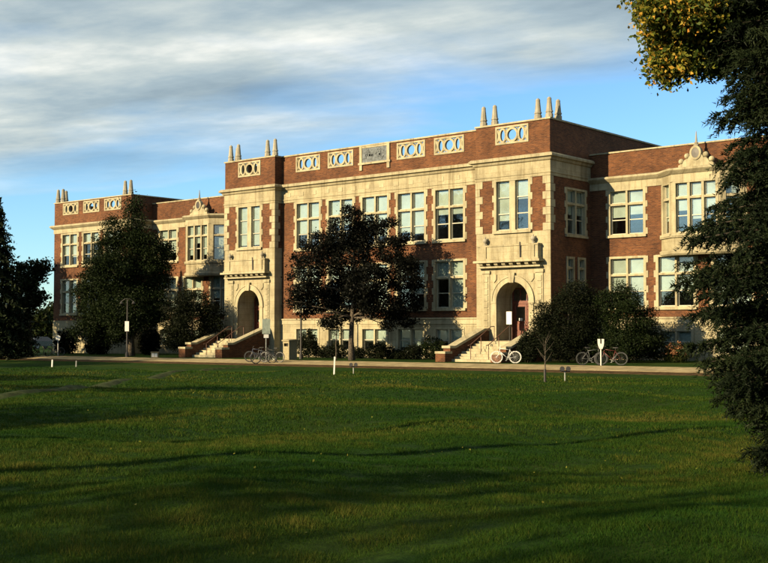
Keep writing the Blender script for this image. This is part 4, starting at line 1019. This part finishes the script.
# broadleaf crown hanging in at the top right: the trunk stands outside the view
pt_ = at_depth(905, 470, 15.5); pt_.z = gz(pt_.x, pt_.y)
bl = px_blobs([(775, 40, 40, 40, 0.8), (830, 10, 60, 60, 1), (900, -20, 80, 70, 0.5), (860, 80, 60, 50, 1.2), (960, 40, 80, 70, 0.5), (735, 20, 36, 30, 0.6)]+[(690, 15, 38, 24, 0.0), (672, 42, 22, 20, 0.3), (664, 66, 12, 15, 0.2), (686, 66, 11, 10, 0.1), (655, 8, 16, 14, -0.2), (702, 42, 24, 20, 0.4), (668, 80, 6, 6, 0.2), (720, 55, 24, 20, 0.5), (645, -8, 14, 12, 0.0), (650, 30, 8, 7, 0), (672, 60, 16, 16, 0.2), (697, 62, 12, 12, 0.2)]*3+[(750, -40, 80, 40, 0.6), (690, -35, 40, 30, 0.2)], 14.0)
rt_ = tree('broadleaf_tree', pt_, bl, 90000, 0.062, M['autumn'], 'broadleaf tree with green and yellowing leaves overhanging the dark spruce', trunk_r=0.24, clump=0.095, per=8, nl=6)
# the leaves farthest from the trunk have turned yellow first
me = rt_.children[0].data if rt_.children[0].name.startswith('crown') else rt_.children[1].data
cen = np.zeros(len(me.polygons)*3, np.float32); me.polygons.foreach_get('center', cen); cen = cen.reshape(-1, 3)+np.array(pt_)
far_ = np.hypot(cen[:, 0]-pt_.x, cen[:, 1]-pt_.y)
tn = np.clip(rng.uniform(0.05, 0.6, len(cen))+np.clip((far_-3.1)/0.8, 0, 1)*0.85*rng.uniform(0.0, 0.45, len(cen)), 0, 1)
me.attributes['tone'].data.foreach_set('value', tn.astype(np.float32))
# trees behind and left of the viewer whose long shadows cross the lawn
def trunk_tree(x, y, H, label):
    # tall bare trunk with a small high crown: its shadow is a long thin streak
    b = Vector((x, y, gz(x, y))); bl = []
    for i in range(6):
        a = rng.uniform(0, 6.28); r = rng.uniform(0.3, 1.4); q = rng.uniform(0.7, 1.1); bl.append((x+r*math.cos(a), y+r*math.sin(a), b.z+H*rng.uniform(0.86, 0.98), q, q, q*0.6))
    tree('tall_pine', b, bl, 2600, 0.22, M['dkgreen'], label, trunk_r=0.22, clump=0.25, per=8)
for (px_, py_, back, H_, lb_) in ((0, 471, 9, 14, 'tall bare-trunked pine on the lawn left of the viewer'), (-60, 440, 8, 16, 'tallest bare-trunked pine on the lawn far left of the viewer')):
    q_ = ground(px_, py_); trunk_tree(q_.x-SUN_H.x*back, q_.y-SUN_H.y*back, H_, lb_)
def shade_tree(x, y, H, w, label, n=5200):
    b = Vector((x, y, gz(x, y))); bl = []
    for i in range(9):
        a = rng.uniform(0, 6.28); f = rng.uniform(0.38, 0.9); r = w*0.5*(1-abs(f-0.6))*rng.uniform(0.2, 0.8); q = w*rng.uniform(0.17, 0.26)
        bl.append((x+r*math.cos(a), y+r*math.sin(a), b.z+H*f, q, q, q*0.8))
    tree('shade_tree', b, bl, n, 0.30, M['dkgreen'], label, group='trees across the lawn behind the viewer', trunk_r=0.3, clump=0.3, per=8)
for (x, y, H, w, lb) in ((10, -74, 11, 8, 'leafy tree in the middle of the row behind the viewer'), (23, -80, 12, 9, 'sparse leafy tree behind the viewer, beside a wider one'), (33, -82, 12, 10, 'wide sparse tree straight behind the viewer'), (0, -70, 13, 9, 'tallest leafy tree of the row behind the viewer'), (-12, -66, 12, 8, 'leafy tree at the far end of the row behind the viewer'), (-41, -53, 21, 9, 'very tall leafy tree across the lawn from the left steps'), (-50, -56, 22, 10, 'very tall broad tree across the lawn from the left end of the school'), (-59, -14, 14.5, 9, 'broad tree standing before the left end of the school'), (-54, -13, 14.5, 9, 'broad tree between two others before the left end of the school'), (-50.5, -17, 16, 9, 'broad tree before the left end of the school, nearer the lawn')):
    shade_tree(x, y, H, w, lb, 15000 if x < -45 else (7000 if x < -30 else (2600 if y < -79 else 3600)))
# ================================================================== things on the ground
# ---- bicycle
M['dkblue'] = simple('dark_blue_paint', (0.02, 0.03, 0.06), 0.4); M['dkred'] = simple('dark_red_paint', (0.08, 0.015, 0.012), 0.4); M['greypaint'] = simple('grey_frame_paint', (0.055, 0.06, 0.06), 0.5)
def bicycle(loc, rz, fmat, label, lean=0.0, group=None, tyre='rubber', light=False):
    root = empty('bicycle', loc, rz); tag(root, label, 'bicycle', group); root.rotation_euler = (R(lean), 0, rz)
    Rw = 0.335; wx = (-0.52, 0.53)
    for i, x in enumerate(wx):
        t = MB(); n = 30
        t.tube([(Rw*math.cos(2*math.pi*k/n), 0, Rw*math.sin(2*math.pi*k/n)) for k in range(n+1)], 0.015 if light else 0.020, 7, False)
        w = build('wheel', t, M[tyre], root, (x, 0, Rw+0.02), smooth_sh=True)
        r = MB(); r.ring(0, 0, Rw-0.02, Rw-0.045, -0.012, 0.012, 30); build('rim', r, M['white'] if light else M['greypaint'], w)
        s = MB()
        for k in range(16):
            a = 2*math.pi*k/16; s.tube([(0.02*math.cos(a+1), 0.03*(-1)**k, 0.02*math.sin(a+1)), ((Rw-0.04)*math.cos(a), 0, (Rw-0.04)*math.sin(a))], 0.003, 4, False)
        s.tube([(0, -0.05, 0), (0, 0.05, 0)], 0.022, 8); build('spokes', s, M['white'] if light else M['greypaint'], w)
    bbx = (-0.09, 0, 0.30); seat = (-0.23, 0, 0.80); hd0, hd1 = (0.36, 0, 0.68), (0.33, 0, 0.84); ra = (wx[0], 0, Rw+0.02); fa_ = (wx[1], 0, Rw+0.02)
    f = MB()
    for a, b, r in ((bbx, seat, 0.017), (bbx, hd0, 0.020), ((-0.215, 0, 0.76), hd1, 0.017), (hd0, hd1, 0.022)): f.tube([a, b], r, 8)
    for sd in (-0.05, 0.05):
        f.tube([(bbx[0], sd*0.4, bbx[2]), (ra[0], sd, ra[2])], 0.010, 6); f.tube([(-0.21, sd*0.3, 0.75), (ra[0], sd, ra[2])], 0.009, 6)
    build('frame', f, M[fmat], root, smooth_sh=True)
    k = MB()
    for sd in (-0.05, 0.05): k.tube([(0.372, sd, 0.64), (0.40, sd, 0.52), (fa_[0], sd, fa_[2])], 0.011, 6)
    k.box(0.35, 0.40, -0.06, 0.06, 0.63, 0.66); build('fork', k, M[fmat], root)
    h = MB(); h.tube([(0.33, 0, 0.84), (0.31, 0, 0.95)], 0.014, 8); h.tube([(0.27, -0.30, 0.99), (0.33, -0.14, 0.96), (0.33, 0.14, 0.96), (0.27, 0.30, 0.99)], 0.012, 8); build('handlebar', h, M['iron'] if not light else M['white'], root, smooth_sh=True)
    s = MB(); s.prism([(-0.37, -0.075), (-0.30, -0.08), (-0.10, -0.02), (-0.09, 0.0), (-0.10, 0.02), (-0.30, 0.08), (-0.37, 0.075)], 'z', 0.90, 0.95); s.tube([(-0.23, 0, 0.80), (-0.25, 0, 0.90)], 0.013, 8); build('saddle', s, M['rubber'], root)
    c = MB(); c.ring(bbx[0], bbx[2], 0.09, 0.06, -0.055, -0.05, 18); c.tube([(bbx[0], -0.07, bbx[2]), (bbx[0]+0.08, -0.07, bbx[2]-0.14)], 0.010, 6); c.tube([(bbx[0], 0.07, bbx[2]), (bbx[0]-0.08, 0.07, bbx[2]+0.14)], 0.010, 6)
    c.box(bbx[0]+0.03, bbx[0]+0.13, -0.17, -0.07, bbx[2]-0.15, bbx[2]-0.13); c.box(bbx[0]-0.13, bbx[0]-0.03, 0.07, 0.17, bbx[2]+0.13, bbx[2]+0.15); build('crank', c, M['steel'], root)
    return root
def gpos(px, py): return ground(px, py)
AZ = math.atan2(RT.y, RT.x)
wb = gpos(506, 363.5)
bicycle(wb, AZ+R(176), 'white', 'white bicycle parked at the foot of the right entrance steps', tyre='white', light=True)
bike_rack_sign = gpos(266, 362)
for px, py, m_, dz, lb in ((258, 362, 'dkblue', 8, 'dark blue bicycle locked beside the tall no-parking style sign post'), (272, 363, 'iron', -22, 'black bicycle leaning between the sign post and the litter bin'), (264, 364, 'greypaint', 24, 'grey bicycle standing in front of the sign post')):
    bicycle(gpos(px, py), AZ+R(dz+180), m_, lb.replace('no-parking style ', ''), lean=4)
for px, py, m_, dz, lb in ((592, 363, 'greypaint', 5, 'grey bicycle left of the white U-headed post'), (611, 363, 'dkred', 170, 'dark red bicycle right of the white U-headed post')):
    q_ = on_y(px, py, -6.9); q_.z = gz(q_.x, q_.y); bicycle(q_, AZ+R(dz), m_, lb, lean=3)
bicycle(gpos(54, 356.5), AZ+R(35), 'dkred', 'dark red bicycle beside the small meter post near the left trees', lean=3)

# ---- posts and signs
def u_post(px, py, top):
    p = on_y(px, py, -7.2); p.z = gz(p.x, p.y); k = depth_of(p)/F_PX; H = (py-top)*k; root = empty('forked_post', p, AZ); tag(root, 'white post with a U-shaped double head in front of the evergreen bush', 'post')
    t = MB(); t.tube([(0, 0, -0.2), (0, 0, H*0.70)], 0.032, 10); build('pole', t, M['white'], root)
    w = 2.9*k
    t = MB(); t.prism([(-0.06, H*0.62), (0.06, H*0.62), (w*0.85, H*0.74), (w, H*0.84), (w*1.05, H), (w*0.32, H), (w*0.30, H*0.84), (0, H*0.80), (-w*0.30, H*0.84), (-w*0.32, H), (-w*1.05, H), (-w, H*0.84), (-w*0.85, H*0.74)], 'y', -0.07, 0.07)
    build('forked_head', t, M['white'], root)
u_post(601, 362.5, 336)
p = gpos(58, 356.5); k = depth_of(p)/F_PX; r_ = empty('meter_post', p, AZ); tag(r_, 'small white-headed meter post near the left trees by the walkway', 'post')
t = MB(); t.tube([(0, 0, -0.2), (0, 0, 17*k)], 0.05, 10); build('pole', t, M['steel'], r_)
t = MB(); t.prism([(-0.10, 16*k), (0.10, 16*k), (0.19, 18.5*k), (0.17, 20*k), (0, 21*k), (-0.17, 20*k), (-0.19, 18.5*k)], 'y', -0.09, 0.09); build('meter_head', t, M['white'], r_)
# tall sign post with two plates
p = gpos(266, 362); k = depth_of(p)/F_PX; r_ = empty('sign_post', p, AZ+R(12)); tag(r_, 'steel sign post with tall pale plate and small white plate among parked bicycles', 'sign')
t = MB(); t.tube([(0, 0, -0.2), (0, 0, 44*k)], 0.035, 10); build('pole', t, M['steel'], r_)
t = MB(); t.box(-4*k, 4*k, -0.055, -0.037, 28*k, 43*k); build('tall_plate', t, M['pale'], r_)
t = MB(); t.box(-2.4*k, 2.4*k, -0.06, -0.037, 24*k, 27.5*k); build('small_plate', t, M['white'], r_)
# lamp posts
def lamp_post(px, py, top, sign, label, Y):
    p = on_y(px, py, Y); p.z = gz(p.x, p.y); k = depth_of(p)/F_PX; H = (py-top)*k; r_ = empty('lamp_post', p, AZ); tag(r_, label, 'lamp post')
    t = MB(); t.lathe((0, 0, -0.1), [(0.13, 0), (0.13, 0.4), (0.075, 0.5), (0.06, H*0.6), (0.045, H)], 10); build('pole', t, M['iron'], r_)
    t = MB(); t.tube([(-0.45, 0, H-0.25), (-0.2, 0, H-0.05), (0.2, 0, H-0.05), (0.45, 0, H-0.25)], 0.025, 6); build('crossarm', t, M['iron'], r_)
    for s_ in (-0.45, 0.45):
        t = MB(); t.lathe((0, 0, 0), [(0.04, 0.05), (0.05, 0.0), (0.14, -0.12), (0.13, -0.16), (0.02, -0.18)], 10); build('lamp_head', t, M['iron'], r_, (s_, 0, H-0.25))
    if sign:
        t = MB(); t.box(-2.1*k, 1.9*k, -0.10, -0.07, sign[0]*k, sign[1]*k); build('sign_plate', t, M['white'], r_)
lamp_post(127, 354, 295, (26, 36), 'dark lamp post with upright white plate in front of the tall dark tree', -7.75)
lamp_post(301, 359, 286, None, 'thin dark lamp post without any plate beside the litter bin', -4.9)
# litter bin
p = on_y(290, 360, -6.6); p.z = gz(p.x, p.y); r_ = empty('litter_bin', p, R(-8)); tag(r_, 'beige concrete litter bin with dark slot and sloping lid beside the walkway', 'bin')
t = MB(); t.wall(-0.33, -0.33, 0, 0.66, 0, 1.22, [(0.10, 0.56, 0.88, 1.08)], 0.2); t.box(-0.33, 0.33, -0.10, 0.33, 0, 1.22); t.box(-0.33, -0.23, -0.328, -0.10, 0, 1.22); t.box(0.23, 0.33, -0.328, -0.10, 0, 1.22); build('body', t, M['bin'], r_)
t = MB(); t.prism([(-0.40, 1.222), (0.40, 1.222), (0.40, 1.36), (-0.40, 1.30)], 'x', -0.40, 0.40); build('lid', t, M['bin'], r_)
t = MB(); t.box(-0.22, 0.22, -0.14, -0.12, 0.89, 1.07); build('slot_liner', t, M['iron'], r_)
# stakes and low fixtures on the lawn
def stake(px, py, top, label, w=0.022, mat='white', lean=2):
    p = gpos(px, py); k = depth_of(p)/F_PX; H = (py-top)*k; t = MB(); t.prism([(-w*1.3, -w*0.7), (w*1.3, -w*0.7), (w*1.3, w*0.7), (-w*1.3, w*0.7)], 'z', -0.15, H); t.box(-w*1.1, w*1.1, -w*0.5, w*0.5, H, H+0.012)
    o = build('marker_stake', t, M[mat], None, p, AZ); o.rotation_euler = (0, R(lean), AZ); tag(o, label, 'stake')
stake(334, 375, 357, 'white marker stake on the lawn in front of the purple-leaved tree', 0.026)
stake(52, 367, 360, 'pale marker stake on the lawn in front of the meter post', 0.032, 'white')
stake(76, 367, 361, 'dull grey marker stake on the lawn near the left trees', 0.026, 'steel')
def fixture(px, py, top, label):
    p = gpos(px, py); k = depth_of(p)/F_PX; H = (py-top)*k; r_ = empty('lawn_spotlight', p, AZ); tag(r_, label, 'lawn light')
    t = MB(); t.tube([(0, 0, -0.1), (0, 0, H*0.75)], 0.03, 8); build('stem', t, M['steel'], r_)
    t = MB(); t.box(-0.20, 0.20, -0.02, 0.02, H*0.70, H*0.76); build('bracket', t, M['iron'], r_)
    for s_ in (-0.12, 0.12):
        t = MB(); t.tube([(s_, 0.12, H*0.80), (s_, -0.02, H*0.88), (s_, -0.10, H*0.94)], [0.06, 0.085, 0.10], 10); build('spotlight_head', t, M['iron'], r_)
fixture(353.5, 374, 364, 'low twin-headed lawn light in front of the purple tree')
fixture(565, 381.5, 368, 'low twin-headed lawn light beside the bare sapling')
# small cabinet by the left steps
p = on_y(155, 356.5, -8.0+0.9); p.z = gz(p.x, p.y); r_ = empty('utility_box', p, AZ); tag(r_, 'small pale utility box on the verge left of the left steps', 'utility box')
t = MB(); t.box(-0.26, 0.26, -0.18, 0.18, -0.05, 0.36); build('cabinet', t, M['bin'], r_); t = MB(); t.box(-0.29, 0.29, -0.21, 0.21, 0.362, 0.42); build('lid', t, M['concrete'], r_)
t = MB(); t.box(-0.20, -0.02, -0.195, -0.182, 0.05, 0.30); t.box(0.02, 0.20, -0.195, -0.182, 0.05, 0.30); build('door_panel', t, M['white'], r_)
# notice sign in the right arch
p = Vector((-3.42, YP+0.62, 1.4)); r_ = empty('notice_sign', p); tag(r_, 'white upright notice plate on a thin dark post inside the right archway', 'sign')
t = MB(); t.tube([(0, 0, 0), (0, 0, 1.9)], 0.03, 8); t.lathe((0, 0, 0), [(0.16, 0.0), (0.16, 0.03), (0.03, 0.05)], 12); build('pole', t, M['iron'], r_)
t = MB(); t.box(-0.20, 0.20, -0.055, -0.032, 1.02, 1.82); build('notice_plate', t, M['white'], r_)
# parked car beyond the left end, seen from behind
def car(p, rz, label):
    r_ = empty('parked_car', p, rz); tag(r_, label, 'car')
    b = MB(); sec = [(-2.1, 0.35), (2.1, 0.32), (2.15, 0.62), (2.0, 0.78), (1.0, 0.92), (0.35, 1.38), (-1.2, 1.42), (-1.95, 0.98), (-2.15, 0.90)]
    n0 = len(b.v); k = len(sec)
    for w in (-0.86, -0.80, 0.80, 0.86):
        for x, z in sec:
            tp = 0.80 if z > 1.2 else 1.0
            b.v.append((x, w*tp, z if abs(w) < 0.85 else 0.35+(z-0.35)*0.93))
    for j in range(3):
        for i in range(k): b.f.append((n0+j*k+i, n0+(j+1)*k+i, n0+(j+1)*k+(i+1) % k, n0+j*k+(i+1) % k))
    b.f.append(tuple(n0+i for i in range(k))); b.f.append(tuple(n0+3*k+k-1-i for i in range(k)))
    build('body', b, M['carpaint'], r_)
    g = MB(); g.quad((0.98, -0.62, 0.955), (0.98, 0.62, 0.955), (0.42, 0.55, 1.355), (0.42, -0.55, 1.355)); build('windscreen', g, M['carglass'], r_)
    g = MB(); g.quad((-1.92, 0.62, 1.02), (-1.92, -0.62, 1.02), (-1.27, -0.55, 1.40), (-1.27, 0.55, 1.40)); build('rear_window', g, M['carglass'], r_)
    for x in (-1.3, 1.35):
        for y in (-0.80, 0.80):
            t = MB(); t.tube([(0, -0.10, 0), (0, 0.10, 0)], 0.32, 18); w = build('wheel', t, M['rubber'], r_, (x, y, 0.32)); t = MB(); t.tube([(0, -0.105, 0), (0, 0.105, 0)], 0.19, 12); build('rim', t, M['steel'], w)
    for y in (-0.62, 0.62):
        t = MB(); t.box(2.02, 2.13, y-0.15, y+0.15, 0.62, 0.74); build('headlight', t, M['white'], r_); t = MB(); t.box(-2.17, -2.06, y-0.14, y+0.14, 0.72, 0.88); build('tail_light', t, M['lamp_red'], r_)
p = at_depth(41, 345, 128); p.z = gz(p.x, p.y)
car(p, R(100), 'dark car parked far off between the spruce and the left end of the school')
# fallen leaves on the lawn
n = 220; d = np.sqrt(rng.uniform(49, 35**2, n)); u = rng.uniform(-0.36, 0.36, n); fl = math.hypot(FW.x, FW.y)
x = CAM.x+FW.x/fl*d+RT.x*u*d; y = CAM.y+FW.y/fl*d+RT.y*u*d
pts = np.stack([x, y, terrain(x, y)+0.05], -1); co, fa = leaf_cloud(pts, 0.034, None, 0.7, 0.3, 1.2)
o = link('fallen_leaves', np_mesh('fallen_leaves', co, fa, rng.uniform(0.42, 0.62, n)), M['autumn']); tag(o, 'scattered yellow fallen leaves on the lawn', 'leaves', kind='stuff')
